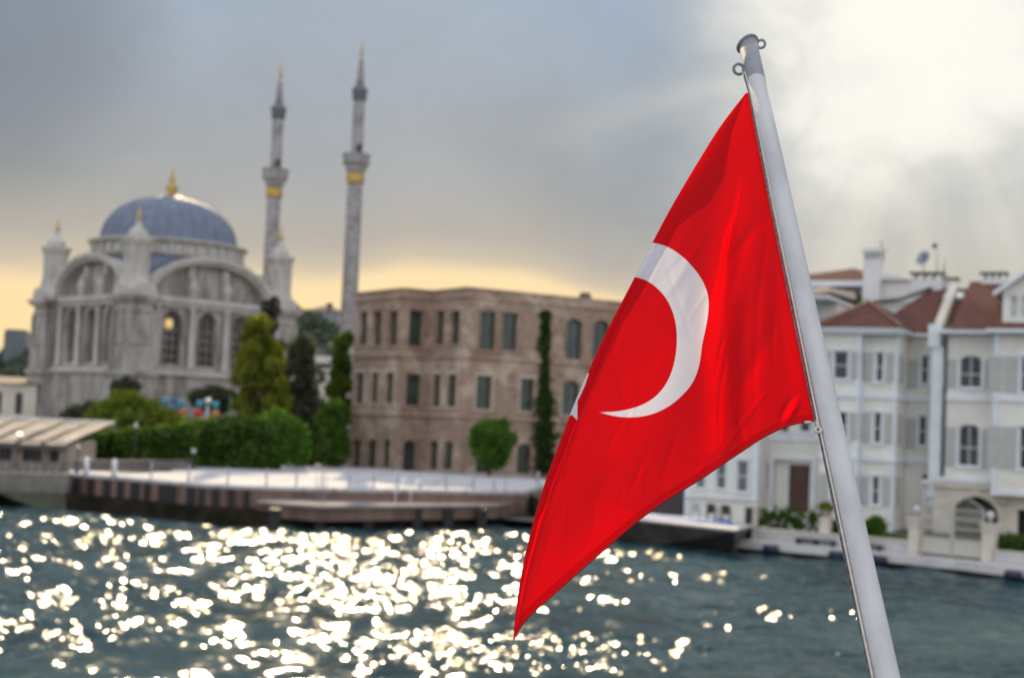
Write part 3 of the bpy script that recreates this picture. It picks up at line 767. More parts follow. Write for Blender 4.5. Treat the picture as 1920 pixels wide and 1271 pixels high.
def tree(name, base, blobs, trunk_r, leafm, label, cat, n=6000, size=0.22, seed=1, group=None, limbs=4, part='crown', flat=0.0):
    base = Vector(base); th = thing(name, base, label, cat, group)
    V = leaf_cloud(blob_points(blobs, n, seed), size, seed+1, flat)
    leaf_mesh(part, V, leafm, th)
    mb = MB(); cs = sorted(blobs, key=lambda b: -b[0][2])
    top = Vector(blobs[0][0])*0
    for b in blobs: top += Vector(b[0])
    top /= len(blobs); top.z = max(b[0][2] for b in blobs)
    mid = base.lerp(top, 0.45); mid.x += 0.1
    mb.tube([base-Vector((0,0,0.2)), base.lerp(mid, 0.5)+Vector((0.06,0,0)), mid, top], [trunk_r*1.25, trunk_r, trunk_r*0.75, trunk_r*0.2], 8)
    rr = random.Random(seed)
    for b in rr.sample(blobs, min(limbs, len(blobs))):
        q = Vector(b[0]); st = base.lerp(top, rr.uniform(0.25, 0.55))
        mb.tube([st, st.lerp(q, 0.5)+Vector((0,0,0.15)), q], [trunk_r*0.5, trunk_r*0.35, trunk_r*0.12], 6)
    mb.build('trunk', M_BARK, th)
    return th

# ------------------------------------------------------------------ land
WL = [(-420,900),(-200,921),(0,943),(130,957),(240,967),(350,978),(470,987),(600,990),(700,990),(820,989),(900,986),(960,977)]   # waterline of the promenade in the photo
def shore(px, py, z=0.0): return onz(px, py, z)
SH_L = [shore(*p) for p in WL]
SH_R = [shore(1378,1033), shore(1520,1046), shore(1662,1061), shore(1790,1075), shore(1890,1088)]
e = (SH_R[-1]-SH_R[0]).normalized(); SH_R += [SH_R[-1]+e*14, SH_R[-1]+e*60]
SH_M = [shore(1040,1001), shore(1170,1011), shore(1377,1031)]      # grey concrete quay between
REC = onz(975, 950, 0.9)                                            # the recess beside the promenade
def ground():
    m = mat('ground', (0.16, 0.14, 0.115), 0.9, 0.2, 0.15, col2=(0.09, 0.10, 0.05))
    front = [Vector((p.x, p.y+2.5, 0.45)) for p in SH_L[:-1]] + [Vector((p.x, p.y+3.0, 0.45)) for p in SH_M+SH_R]
    pts = [Vector((-930, front[0].y, 0.45))] + front + [Vector((930, front[-1].y, 0.45))]
    mb = MB(); n = len(pts)
    for i in range(n-1):
        a, b = pts[i], pts[i+1]
        mb.add([a, b, Vector((max(-930, min(930, b.x*6.5)), 780, 0.45)), Vector((max(-930, min(930, a.x*6.5)), 780, 0.45))], [(0,1,2,3)])
    tag(mb.build('ground', m), kind='structure')
ground()

DECKF = [(-420,836),(-200,858),(0,877),(130,887.5),(240,896.5),(380,908.5),(470,912.5),(640,917),(820,920),(960,922),(985,922)]
DZ = 2.08
DF = [onz(x, y, DZ) for x, y in DECKF]
def slab_poly(mb, poly, z0, z1):
    mb.prism([Vector((p.x, p.y, z0)) for p in poly], (0, 0, z1-z0))
def promenade():
    # the raised body of the promenade
    back = [onz(1040, 914, DZ), onz(1180, 917, DZ), Vector((62, 175, DZ)), Vector((40, 260, DZ)), Vector((-170, 260, DZ)), Vector((-170, 100, DZ))]
    body = [p+Vector((0, 0.25, 0)) for p in DF[1:]] + back
    mb = MB(); slab_poly(mb, body, 0.2, DZ-0.10); tag(mb.build('promenade', M_STONEWALL), kind='structure')
    # white paving on top of it
    bk = [(1040,905),(1020,899),(960,893),(870,889),(760,884),(640,875),(560,874),(450,876),(330,878.5),(318,886),(240,889),(130,881.5)]
    pav = DF[3:] + [onz(x, y, DZ) for x, y in bk]
    mb = MB(); slab_poly(mb, pav, DZ-0.14, DZ+0.06); tag(mb.build('paving', M_DECK), kind='structure')
promenade()

def quay_walls():
    th = thing('quay_wall', SH_L[6], 'long brown clad quay wall with black fender piles below the white promenade', 'quay wall')
    # cladding between the deck edge and the dark base
    mb = MB()
    for i in range(3, len(DF)-1):
        a, b = DF[i], DF[i+1]
        mb.hexa([Vector((a.x,a.y+.05,.6)),Vector((b.x,b.y+.05,.6)),Vector((b.x,b.y+.4,.6)),Vector((a.x,a.y+.4,.6)),
                 Vector((a.x,a.y+.05,DZ-.15)),Vector((b.x,b.y+.05,DZ-.15)),Vector((b.x,b.y+.4,DZ-.15)),Vector((a.x,a.y+.4,DZ-.15))])
    # the return at the right-hand end
    a = DF[-1]; b = onz(1000, 903, DZ)+Vector((0.6,8,0))
    mb.hexa([Vector((a.x,a.y,.3)),Vector((b.x,b.y,.3)),Vector((b.x-.3,b.y,.3)),Vector((a.x-.3,a.y+.3,.3)),
             Vector((a.x,a.y,DZ-.15)),Vector((b.x,b.y,DZ-.15)),Vector((b.x-.3,b.y,DZ-.15)),Vector((a.x-.3,a.y+.3,DZ-.15))])
    mb.build('cladding', M_BROWN, th)
    # dark wet base that reaches the water
    mb = MB()
    for i in range(3, len(SH_L)-1):
        a, b = SH_L[i], SH_L[i+1]; da = Vector((a.x*1.01, a.y+2.8, 0)); db = Vector((b.x*1.01, b.y+2.8, 0))
        up = 0.86
        mb.hexa([a-Vector((0,0,.7)), b-Vector((0,0,.7)), db-Vector((0,0,.7)), da-Vector((0,0,.7)),
                 Vector((a.x,a.y+.35,up)), Vector((b.x,b.y+.35,up)), Vector((db.x,db.y+.6,up)), Vector((da.x,da.y+.6,up))])
    mb.build('base', M_DARKCONC, th)
    # black fender panels on the left part, slimmer piles on the right part
    def panel(x0, x1, zt, zb, out):
        def dpt(px):
            for i in range(len(DECKF)-1):
                if DECKF[i][0] <= px <= DECKF[i+1][0]:
                    k = (px-DECKF[i][0])/(DECKF[i+1][0]-DECKF[i][0]); return DF[i].lerp(DF[i+1], k)
        a, b = dpt(x0), dpt(x1); mb = MB()
        mb.hexa([Vector((a.x,a.y-out,zb)),Vector((b.x,b.y-out,zb)),Vector((b.x,b.y+.12,zb)),Vector((a.x,a.y+.12,zb)),
                 Vector((a.x,a.y-out,zt)),Vector((b.x,b.y-out,zt)),Vector((b.x,b.y+.12,zt)),Vector((a.x,a.y+.12,zt))])
        mb.build('fender_pile', M_BLACK, th)
    for x0, x1 in ((132,150),(166,178),(196,208),(221,232),(246,262),(272,282),(300,330),(352,366),(373,385),(398,412),(428,441),(458,470)):
        panel(x0, x1, DZ-0.2, 0.85, 0.10)
    # low landing platform in front of the right part
    P0 = [onz(x, y, 1.38) for x, y in ((482,939),(600,948),(700,947.5),(830,946.5),(930,945.5),(962,942))]
    bk = [onz(x, y, 1.38) for x, y in ((962,931),(830,934.5),(690,935),(600,936),(520,932))]
    mb = MB(); slab_poly(mb, P0+bk, 1.22, 1.38); mb.build('landing', mat('worn_concrete', (0.33, 0.30, 0.28), 0.9, 0.15, 0.6, col2=(0.22, 0.20, 0.185), spec=0.1), th)
    mb = MB()
    for i in range(len(P0)-1):
        a, b = P0[i], P0[i+1]
        mb.hexa([Vector((a.x,a.y+.25,.5)),Vector((b.x,b.y+.25,.5)),Vector((b.x,b.y+1.6,.5)),Vector((a.x,a.y+1.6,.5)),
                 Vector((a.x,a.y+.25,1.21)),Vector((b.x,b.y+.25,1.21)),Vector((b.x,b.y+1.6,1.21)),Vector((a.x,a.y+1.6,1.21))])
    mb.build('landing_front', M_BROWN, th)
    for px in (516,602,692,783,842,905):
        a = onz(px, 955, 1.1); mb = MB(); mb.box(a.x-.28, a.x+.28, a.y-.30, a.y+.3, -.3, 1.15); mb.build('fender_pile', M_BLACK, th)
    a = onz(733, 966, 0.62); mb = MB(); mb.box(a.x-1.0, a.x+1.0, a.y-.5, a.y+.35, .50, .62); mb.build('step', M_QUAYWHITE, th)
    # grey concrete quay to the right
    t2 = thing('quay_wall', SH_M[1], 'stained grey concrete quay wall edged in blue, below the white house', 'quay wall')
    top = [onz(1030,958,1.42), onz(1180,970,1.42), onz(1378,992,1.42)]
    bk = [p+Vector((1.8,5.0,0)) for p in top][::-1]
    mb = MB(); 
    for i in range(2):
        a, b, c, d = SH_M[i], SH_M[i+1], top[i+1], top[i]
        mb.hexa([a-Vector((0,0,.7)), b-Vector((0,0,.7)), b+Vector((1.5,5,-.7)), a+Vector((1.5,5,-.7)), d-Vector((0,0,.12)), c-Vector((0,0,.12)), c+Vector((1.5,5,-.12)), d+Vector((1.5,5,-.12))])
    mb.build('wall', M_GREYCONC, t2)
    mb = MB(); slab_poly(mb, [p+Vector((0,-.06,0)) for p in top]+bk, 1.30, 1.42); mb.build('coping', M_QUAYWHITE, t2)
    # recess wall between the two
    t3 = thing('quay_wall', REC, 'dark green stained wall in the recess beside the promenade end', 'quay wall')
    a = onz(990,958,0.2)+Vector((0.3,2.2,0)); b = SH_M[0]+Vector((0.2,.3,0)); mb = MB()
    a = Vector((DF[-1].x+0.1, DF[-1].y+3.0, 0)); b = Vector((SH_M[0].x+.4, SH_M[0].y+1.2, 0))
    mb.hexa([a-Vector((0,0,.6)), b-Vector((0,0,.6)), b+Vector((0,1,-.6)), a+Vector((0,1,-.6)), a+Vector((0,.2,1.9)), b+Vector((0,.2,1.5)), b+Vector((0,1,1.5)), a+Vector((0,1,1.9))])
    mb.build('wall', M_ALGAE, t3)
    # pale quay on the far right
    t4 = thing('quay_wall', SH_R[2], 'pale concrete quay with a dark waterline in front of the white houses', 'quay wall')
    mb = MB(); mc = MB(); md = MB(); z1 = 0.60
    for i in range(len(SH_R)-1):
        a, b = SH_R[i], SH_R[i+1]; w = Vector((-(b-a).y, (b-a).x, 0)).normalized()
        md.hexa([a-Vector((0,0,.7)), b-Vector((0,0,.7)), b+w*3-Vector((0,0,.7)), a+w*3-Vector((0,0,.7)), a+w*.12+Vector((0,0,.2)), b+w*.12+Vector((0,0,.2)), b+w*3+Vector((0,0,.2)), a+w*3+Vector((0,0,.2))])
        mb.hexa([a+w*.13+Vector((0,0,.203)), b+w*.13+Vector((0,0,.203)), b+w*3+Vector((0,0,.203)), a+w*3+Vector((0,0,.203)), a+w*.2+Vector((0,0,z1)), b+w*.2+Vector((0,0,z1)), b+w*3+Vector((0,0,z1)), a+w*3+Vector((0,0,z1))])
    md.build('base', M_DARKCONC, t4); mb.build('wall', M_QUAYWHITE, t4)
quay_walls()
# ------------------------------------------------------------------ windows
def window(parent, fr, a, b, z0, z1, arch, framem, panem, depth=0.18, fw=0.07, bars=(1,1), name='window', panelabel=None):
    """frame (with glazing bars) + pane as its child"""
    mb = MB(); d0, d1 = depth, depth+0.09
    zt = z1-arch
    mb.fbox(fr, a, a+fw, d0, d1, z0, zt); mb.fbox(fr, b-fw, b, d0, d1, z0, zt); mb.fbox(fr, a+fw, b-fw, d0, d1, z0, z0+fw)
    cx, hw = (a+b)/2, (b-a)/2
    if arch > 0:
        n = 10
        for k in range(n):
            t0, t1 = math.pi*k/n, math.pi*(k+1)/n
            q = []
            for t_, f in ((t0,1),(t1,1),(t1,1-fw/hw),(t0,1-fw/hw)):
                q.append(fr.p(cx+hw*f*math.cos(t_), d0, zt+arch*f*math.sin(t_)))
            mb.prism(q, fr.w*(d1-d0))
    else: mb.fbox(fr, a+fw, b-fw, d0, d1, z1-fw, z1)
    nv, nh = bars
    for k in range(nv):
        x = a+(b-a)*(k+1)/(nv+1); mb.fbox(fr, x-fw*.42, x+fw*.42, d0+.012, d1-.012, z0+fw, z1-fw*(1.0 if arch <= 0 else .6))
    for k in range(nh):
        z = z0+(zt-z0 if arch else z1-z0)*(k+1)/(nh+1); mb.fbox(fr, a+fw, b-fw, d0+.02, d1-.02, z-fw*.45, z+fw*.45)
    w = mb.build(name, framem, parent)
    mb = MB()
    prof = [(a+.01, zt), (a+.01, z0+.01), (b-.01, z0+.01), (b-.01, zt)]
    if arch > 0:
        prof = [(a+.01, z0+.01), (b-.01, z0+.01)]+[(cx+(hw-.01)*math.cos(math.pi*k/12), zt+(arch-.01)*math.sin(math.pi*k/12)) for k in range(13)]
    else: prof = [(a+.01, z0+.01), (b-.01, z0+.01), (b-.01, z1-.01), (a+.01, z1-.01)]
    mb.prism([fr.p(x, d1-.03, z) for x, z in prof], fr.w*0.02)
    mb.build('pane', panem, w)
    return w
def shutter(parent, fr, a, b, z0, z1, d=-0.05, m=None):
    mb = MB(); mb.fbox(fr, a, b, d-.02, d+.047, z0, z1)
    n = 9
    for half in (0, 1):
        za = z0+(z1-z0)*(0.04+0.49*half); zb = z0+(z1-z0)*(0.47+0.49*half)
        for k in range(n):
            z = za+(zb-za)*(k+.5)/n; mb.fbox(fr, a+.05, b-.05, d-.045, d-.02, z-.02, z+.02)
    return mb.build('shutter', m or M_SHUT, parent)

# ------------------------------------------------------------------ mosque
def mosque():
    N = at(244, 700, 160); th_ = R(43.5); S = 18.2
    uR = Vector((math.cos(th_), math.sin(th_), 0)); wR = Vector((-math.sin(th_), math.cos(th_), 0))
    N0 = Vector((N.x, N.y, 0)); G = 2.0
    base = N0 + (uR+wR)*S/2; base.z = G
    th = thing('mosque', base, 'grey stone domed mosque with arched windows and corner turrets behind the garden', 'mosque')
    frR = Fr(N0, uR, wR); frL = Fr(N0+wR*S, -wR, uR)
    frB = Fr(N0+uR*S+wR*S, -uR, -wR); frB2 = Fr(N0+uR*S, wR, -uR)
    zs, ze = 10.5, 18.2; c = S/2; off = 4.35
    for k, fr in enumerate((frR, frL, frB, frB2)):
        ops = [(c+o-1.15, c+o+1.15, 11.3, 17.2, 1.15) for o in (-off, 0, off)] if k < 2 else []
        mb = MB(); wall(mb, fr, 0.02*k, S-0.02*k, G-.3, ze, 1.0, ops)
        mb.build('wall', M_MARBLE, th)
        mb = MB()
        # plinth with two courses, string course, entablature
        mb.fbox(fr, 1, S-1, -.55, -.002, G-.3, zs-.35); mb.fbox(fr, 1, S-1, -.62, -.551, 6.1, 6.4)
        for x in np.linspace(1.8, S-1.8, 9): mb.fbox(fr, x-.35, x+.35, -.60, -.5505, G-.2, 6.05); mb.fbox(fr, x-.35, x+.35, -.60, -.5505, 6.45, zs-.4)
        mb.build('plinth', M_MARBLE, th)
        mb = MB(); mb.fbox(fr, .6, S-.6, -.95, .0, zs-.35, zs); mb.fbox(fr, .8, S-.8, -.75, 0, zs+.002, zs+.25)
        mb.build('string_course', M_MARBLE2, th)
        mb = MB(); mb.fbox(fr, 1, S-1, -.42, -.002, 17.55, 17.9); mb.fbox(fr, 1, S-1, -.62, .4, 18.0, 18.45); mb.fbox(fr, 1, S-1, -.5, .3, 18.452, 18.6)
        mb.build('cornice', M_MARBLE2, th)
        if k < 2:
            for o in (-off*1.5, -off/2, off/2, off*1.5):
                mb = MB(); p = fr.p(c+o, -.32, 0)
                mb.lathe((p.x,p.y,zs+.26), [(.50,0),(.50,.3),(.36,.45),(.33,6.4),(.42,6.6),(.48,6.75)], 14)
                mb.fbox(fr, c+o-.5, c+o+.5, -.80, .0, zs+7.02, zs+7.04+.02)
                mb.build('column', M_MARBLE2, th)
            for o in (-off, 0, off):
                window(th, fr, c+o-1.15, c+o+1.15, 11.3, 17.2, 1.15, M_MARBLE, M_GLASSDARK, depth=.55, fw=.09, bars=(2,4))
        # gable arch: archivolt, tympanum, urns
        a, b, z0 = S/2-1.75, 3.95, 18.61; n = 28
        arc = lambda f, g: [(c+a*f*math.cos(math.pi*i/n), z0+(b*f+g)*math.sin(math.pi*i/n)) for i in range(n+1)]
        mb = MB(); mb.prism([fr.p(x, .75, z) for x, z in arc(1.0, 0)], fr.w*.5); mb.build('tympanum', M_MARBLE, th)
        mb = MB(); i1, i2 = arc(.96, 0), arc(1.05, .22)
        for j in range(n):
            mb.prism([fr.p(i1[j][0],-.55,i1[j][1]), fr.p(i2[j][0],-.55,i2[j][1]), fr.p(i2[j+1][0],-.55,i2[j+1][1]), fr.p(i1[j+1][0],-.55,i1[j+1][1])], fr.w*1.95)
        i3, i4 = arc(1.02, .15), arc(1.09, .40)
        for j in range(n):
            mb.prism([fr.p(i3[j][0],-.85,i3[j][1]), fr.p(i4[j][0],-.85,i4[j][1]), fr.p(i4[j+1][0],-.85,i4[j+1][1]), fr.p(i3[j+1][0],-.85,i3[j+1][1])], fr.w*.29)
        mb.build('arch', M_MARBLE2, th)
        if k < 2:
            for o in (-off/2, off/2):
                mb = MB(); zt = z0+b*math.sqrt(1-(o/a)**2)*.92
                mb.fbox(fr, c+o-.42, c+o+.42, .15, .748, z0, zt)
                p = fr.p(c+o, -.12, 0); mb.lathe((p.x,p.y,z0), [(.35,0),(.30,.2),(.55,.9),(.60,1.3),(.35,1.75),(.2,1.9),(.28,2.1),(.02,2.5)], 12)
                mb.build('urn_pilaster', M_MARBLE2, th)
        # barrel roof of lead behind the gable
        mb = MB(); pr = arc(1.08, .40)
        mb.prism([fr.p(x, 1.42, z) for x, z in pr], fr.w*(S/2-2.0)); mb.build('barrel_roof', M_LEAD, th)
    # lead roof slopes under the drum
    C0 = N0+(uR+wR)*S/2; mb = MB(); n = 64; vs = []; fs = []
    for lev, (z, kk) in enumerate(((18.9, 0), (22.2, .6), (23.45, 1))):
        for i in range(n):
            al = 2*math.pi*i/n; dx, dy = math.cos(al), math.sin(al); q = (S/2-.9)/max(abs(dx), abs(dy)); r = (q-.35)*(1-kk)+8.1*kk
            p = C0+uR*dx*r+wR*dy*r; vs.append((p.x, p.y, z))
    for l in range(2):
        for i in range(n): fs.append((l*n+i, l*n+(i+1)%n, (l+1)*n+(i+1)%n, (l+1)*n+i))
    mb.add(vs, fs); mb.build('lead_roof', M_LEAD, th)
    # drum and dome
    mb = MB(); mb.lathe((C0.x, C0.y, 0), [(7.6,22.9),(8.55,23.4),(8.55,23.55),(8.25,23.6),(8.25,24.6),(8.45,24.7),(8.95,24.9),(8.95,25.1),(8.0,25.15)], 72, False)
    for i in range(36):
        al = 2*math.pi*(i+.5)/36; p = C0+Vector((math.cos(al), math.sin(al), 0))*8.38; mb.lathe((p.x,p.y,23.56), [(.30,0),(.24,.12),(.24,.9),(.32,1.08)], 8)
    dr = mb.build('drum', M_MARBLE2, th)
    for i in range(36):
        al = 2*math.pi*i/36; ct, sn = math.cos(al), math.sin(al); p = C0+Vector((ct, sn, 0))*8.262
        f2 = Fr(p, (-sn, ct, 0), (-ct, -sn, 0)); mb = MB()
        pts = [(-.32,23.7),(.32,23.7)]+[(.32*math.cos(math.pi*k/6), 24.15+.32*math.sin(math.pi*k/6)) for k in range(7)]
        mb.prism([f2.p(x, -.02, z) for x, z in pts], f2.w*.1); mb.build('drum_window', M_SHUT, dr)
    prof = [(7.75,25.12),(7.75,25.3)]+[(7.65*math.cos(q)**.92 if q < 1.57 else .02, 25.3+5.45*math.sin(q)) for q in np.linspace(0.02, math.pi/2-.02, 18)]
    mb = MB(); mb.lathe((C0.x, C0.y, 0), prof, 64)
    for i in range(32):
        al = 2*math.pi*i/32
        mb.tube([C0+Vector((math.cos(al)*(r+.01), math.sin(al)*(r+.01), z)) for r, z in prof[1:-3]], .045, 5)
    mb.build('dome', M_LEAD, th)
    mb = MB(); mb.lathe((C0.x, C0.y, 30.6), [(1.5,0),(1.25,.18),(.55,.35),(.42,.55),(.72,1.0),(.62,1.4),(.26,1.75),(.38,2.1),(.30,2.4),(.12,2.6),(.2,2.9),(.05,3.2),(.02,3.9)], 16); mb.build('finial', M_GOLD, th)
    # corner towers
    for (pt, nm) in ((N0, 0), (N0+wR*S, 1), (N0+uR*S, 2), (N0+(uR+wR)*S, 3)):
        mb = MB(); f2 = Fr(pt, uR, wR); h = 1.5
        mb.fbox(f2, -h, h, -h, h, 10.4, 17.6); mb.fbox(f2, -h-.28, h+.28, -h-.28, h+.28, G-.3, 9.9); mb.fbox(f2, -h-.55, h+.55, -h-.55, h+.55, 9.9, 10.4)
        mb.fbox(f2, -h-.12, h+.12, -h-.12, h+.12, 13.2, 13.45); mb.fbox(f2, -h-.15, h+.15, -h-.15, h+.15, 16.6, 16.8)
        mb.fbox(f2, -h-.35, h+.35, -h-.35, h+.35, 17.6, 17.95); mb.fbox(f2, -h-.6, h+.6, -h-.6, h+.6, 17.95, 18.3)
        for sx in (-1, 1):
            for sy in (-1, 1): mb.fbox(f2, sx*h*.98-.22, sx*h*.98+.22, sy*h*.98-.22, sy*h*.98+.22, 10.41, 16.55)
        tw = mb.build('corner_tower', M_MARBLE, th)
        r8 = th_+math.pi/8
        mb = MB(); mb.lathe((pt.x, pt.y, 0), [(2.0,18.3),(2.05,19.0),(1.55,19.9),(1.42,20.6),(1.32,20.8),(1.30,23.5),(1.40,23.6),(1.64,24.05),(1.68,24.45),(1.3,24.6)], 8, False, r8)
        for q in range(8):
            al = th_+math.pi/4*q; p = pt+Vector((math.cos(al), math.sin(al), 0))*1.25
            mb.lathe((p.x,p.y,20.7), [(.2,0),(.17,.15),(.17,2.5),(.24,2.8)], 8)
        for q in range(4):
            al = th_+math.pi/2*q; dx = Vector((math.cos(al), math.sin(al), 0)); f3 = Fr(pt+dx*1.95, dx.cross(Vector((0,0,1))), -dx)
            mb.prism([f3.p(1.1*math.cos(math.pi*k/10), -.1, 18.32+1.35*math.sin(math.pi*k/10)) for k in range(11)], f3.w*.4)
        mb.build('turret', M_MARBLE2, tw)
        mb = MB(); mb.lathe((pt.x, pt.y, 24.55), [(1.12,0),(1.08,.35),(.85,.75),(.48,.95),(.36,1.4),(.20,1.75)], 16); mb.build('turret_dome', M_MARBLE2, tw)
        mb = MB(); mb.lathe((pt.x, pt.y, 26.3), [(.22,0),(.30,.2),(.2,.45),(.1,.6),(.16,.8),(.03,1.5)], 10); mb.build('finial', M_GOLD, tw)
    # golden glow in the first window: an emissive ball and rod added for it
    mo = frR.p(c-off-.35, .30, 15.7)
    m = bpy.data.materials.new('golden_glow'); m.use_nodes = True; t = NT(m.node_tree); bb = t.n['Principled BSDF']
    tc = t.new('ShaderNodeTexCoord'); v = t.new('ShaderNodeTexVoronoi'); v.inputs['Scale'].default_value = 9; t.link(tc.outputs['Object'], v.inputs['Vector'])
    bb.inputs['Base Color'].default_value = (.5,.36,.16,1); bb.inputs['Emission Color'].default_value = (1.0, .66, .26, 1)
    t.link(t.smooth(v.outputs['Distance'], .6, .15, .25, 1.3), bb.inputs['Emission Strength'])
    ch = thing('window_glow', mo+Vector((0,0,-.9)), 'round golden ball of light added in the mosque window nearest the corner tower', 'window_glow')
    mb = MB(); mb.sphere(mo, .50, 10, (1, .5, 1.15)); mb.build('glow_sphere', m, ch)
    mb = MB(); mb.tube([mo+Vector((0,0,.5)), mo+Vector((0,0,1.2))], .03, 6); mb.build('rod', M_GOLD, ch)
mosque()

def minaret(axpx, Y, ys, rs, label):
    """ys: photo rows of foot, band low/high, balcony top, collar low/high, spire top, tip"""
    foot, b0, b1, bal, c0, c1, sp, tip = [at(axpx(y), y, Y) for y in ys]
    X, Yy = at(axpx(ys[3]), ys[3], Y).xy
    z = [p.z for p in (foot, b0, b1, bal, c0, c1, sp, tip)]
    th = thing('minaret', (X, Yy, 2.0), label, 'minaret', 'minarets of the mosque')
    def L(name, prof, m, n=18, sm=True, rings=None):
        mb = MB(); mb.lathe((X, Yy, 0), prof, n, sm)
        return mb.build(name, m, th)
    r0, r1, rb, ru, rc = rs
    # fluted lower shaft with faint drum joints
    prof = []; nj = 22; zl = np.linspace(2.0, z[1], nj+1)
    for i in range(nj):
        ra = r0+(r1-r0)*i/nj; rb2 = r0+(r1-r0)*(i+1)/nj
        prof += [(ra, zl[i]+.04), (rb2, zl[i+1]-.04), (rb2*.97, zl[i+1])]
    mb = MB(); mb.lathe((X, Yy, 0), prof, 20, False)
    mb.box(X-2.0, X+2.0, Yy-2.0, Yy+2.0, 2.0, 7.0); mb.box(X-2.2, X+2.2, Yy-2.2, Yy+2.2, 7.0, 7.4)
    mb.build('shaft', M_MINARET, th)
    L('gilded_band', [(r1*1.08, z[1]), (r1*1.18, z[1]+.15), (r1*1.22, z[2]-.2), (r1*1.1, z[2])], M_GOLD, 24, False)
    h = z[3]-z[2]
    L('balcony', [(r1*1.05, z[2]), (r1*1.35, z[2]+h*.15), (rb*.8, z[2]+h*.33), (rb*.86, z[2]+h*.40), (rb*.97, z[2]+h*.5), (rb, z[2]+h*.52), (rb, z[2]+h*.92), (rb*1.05, z[2]+h*.93), (rb*1.05, z[3]), (rb*.9, z[3]), (rb*.9, z[2]+h*.6), (ru, z[2]+h*.58)], M_MINARET, 16, False)
    mb = MB(); a = math.atan2(-Yy, -X)+.5; p = Vector((X+ru*.9*math.cos(a), Yy+ru*.9*math.sin(a), 0))
    mb.box(p.x-.35, p.x+.35, p.y-.35, p.y+.35, z[2]+h*.6, z[3]+1.1); mb.build('door', M_GLASSDARK, th)
    prof = []; zl = np.linspace(z[2]+h*.55, z[4], 11)
    for i in range(10): prof += [(ru*(1-.006*i), zl[i]+.04), (ru*(1-.006*(i+1)), zl[i+1]-.04), (ru*.94, zl[i+1])]
    L('upper_shaft', prof, M_MINARET, 18, False)
    hc = z[5]-z[4]
    L('collar', [(ru, z[4]), (rc, z[4]+hc*.15), (rc, z[4]+hc*.55), (rc*1.12, z[4]+hc*.62), (rc*1.1, z[4]+hc*.8), (rc*.75, z[5]), (rc*.5, z[5]+.3)], M_FARGREY, 18)
    hs = z[6]-z[5]
    L('spire', [(rc*.62, z[5]+.1), (rc*.50, z[5]+hs*.2), (rc*.52, z[5]+hs*.22), (rc*.42, z[5]+hs*.45), (rc*.46, z[5]+hs*.47), (rc*.3, z[5]+hs*.75), (rc*.34, z[5]+hs*.77), (rc*.16, z[6])], M_MINARET, 14)
    ht = z[7]-z[6]
    L('finial', [(rc*.16, z[6]), (rc*.28, z[6]+ht*.12), (rc*.14, z[6]+ht*.25), (rc*.22, z[6]+ht*.36), (rc*.1, z[6]+ht*.5), (.02, z[7])], M_GOLD, 10)
minaret(lambda y: 650+(615-y)*(681-650)/(615-80), 180, (690,345,326,290,190,163,104,70), (1.08,.90,1.62,.72,.86), 'taller of the two slim stone minarets, just behind the brick mansion corner')
minaret(lambda y: 505+(540-y)*(527-505)/(540-120), 189, (690,371,353,318,224,198,146,110), (1.0,.86,1.62,.74,.88), 'shorter of the two slim stone minarets, rising behind the mosque corner turret')

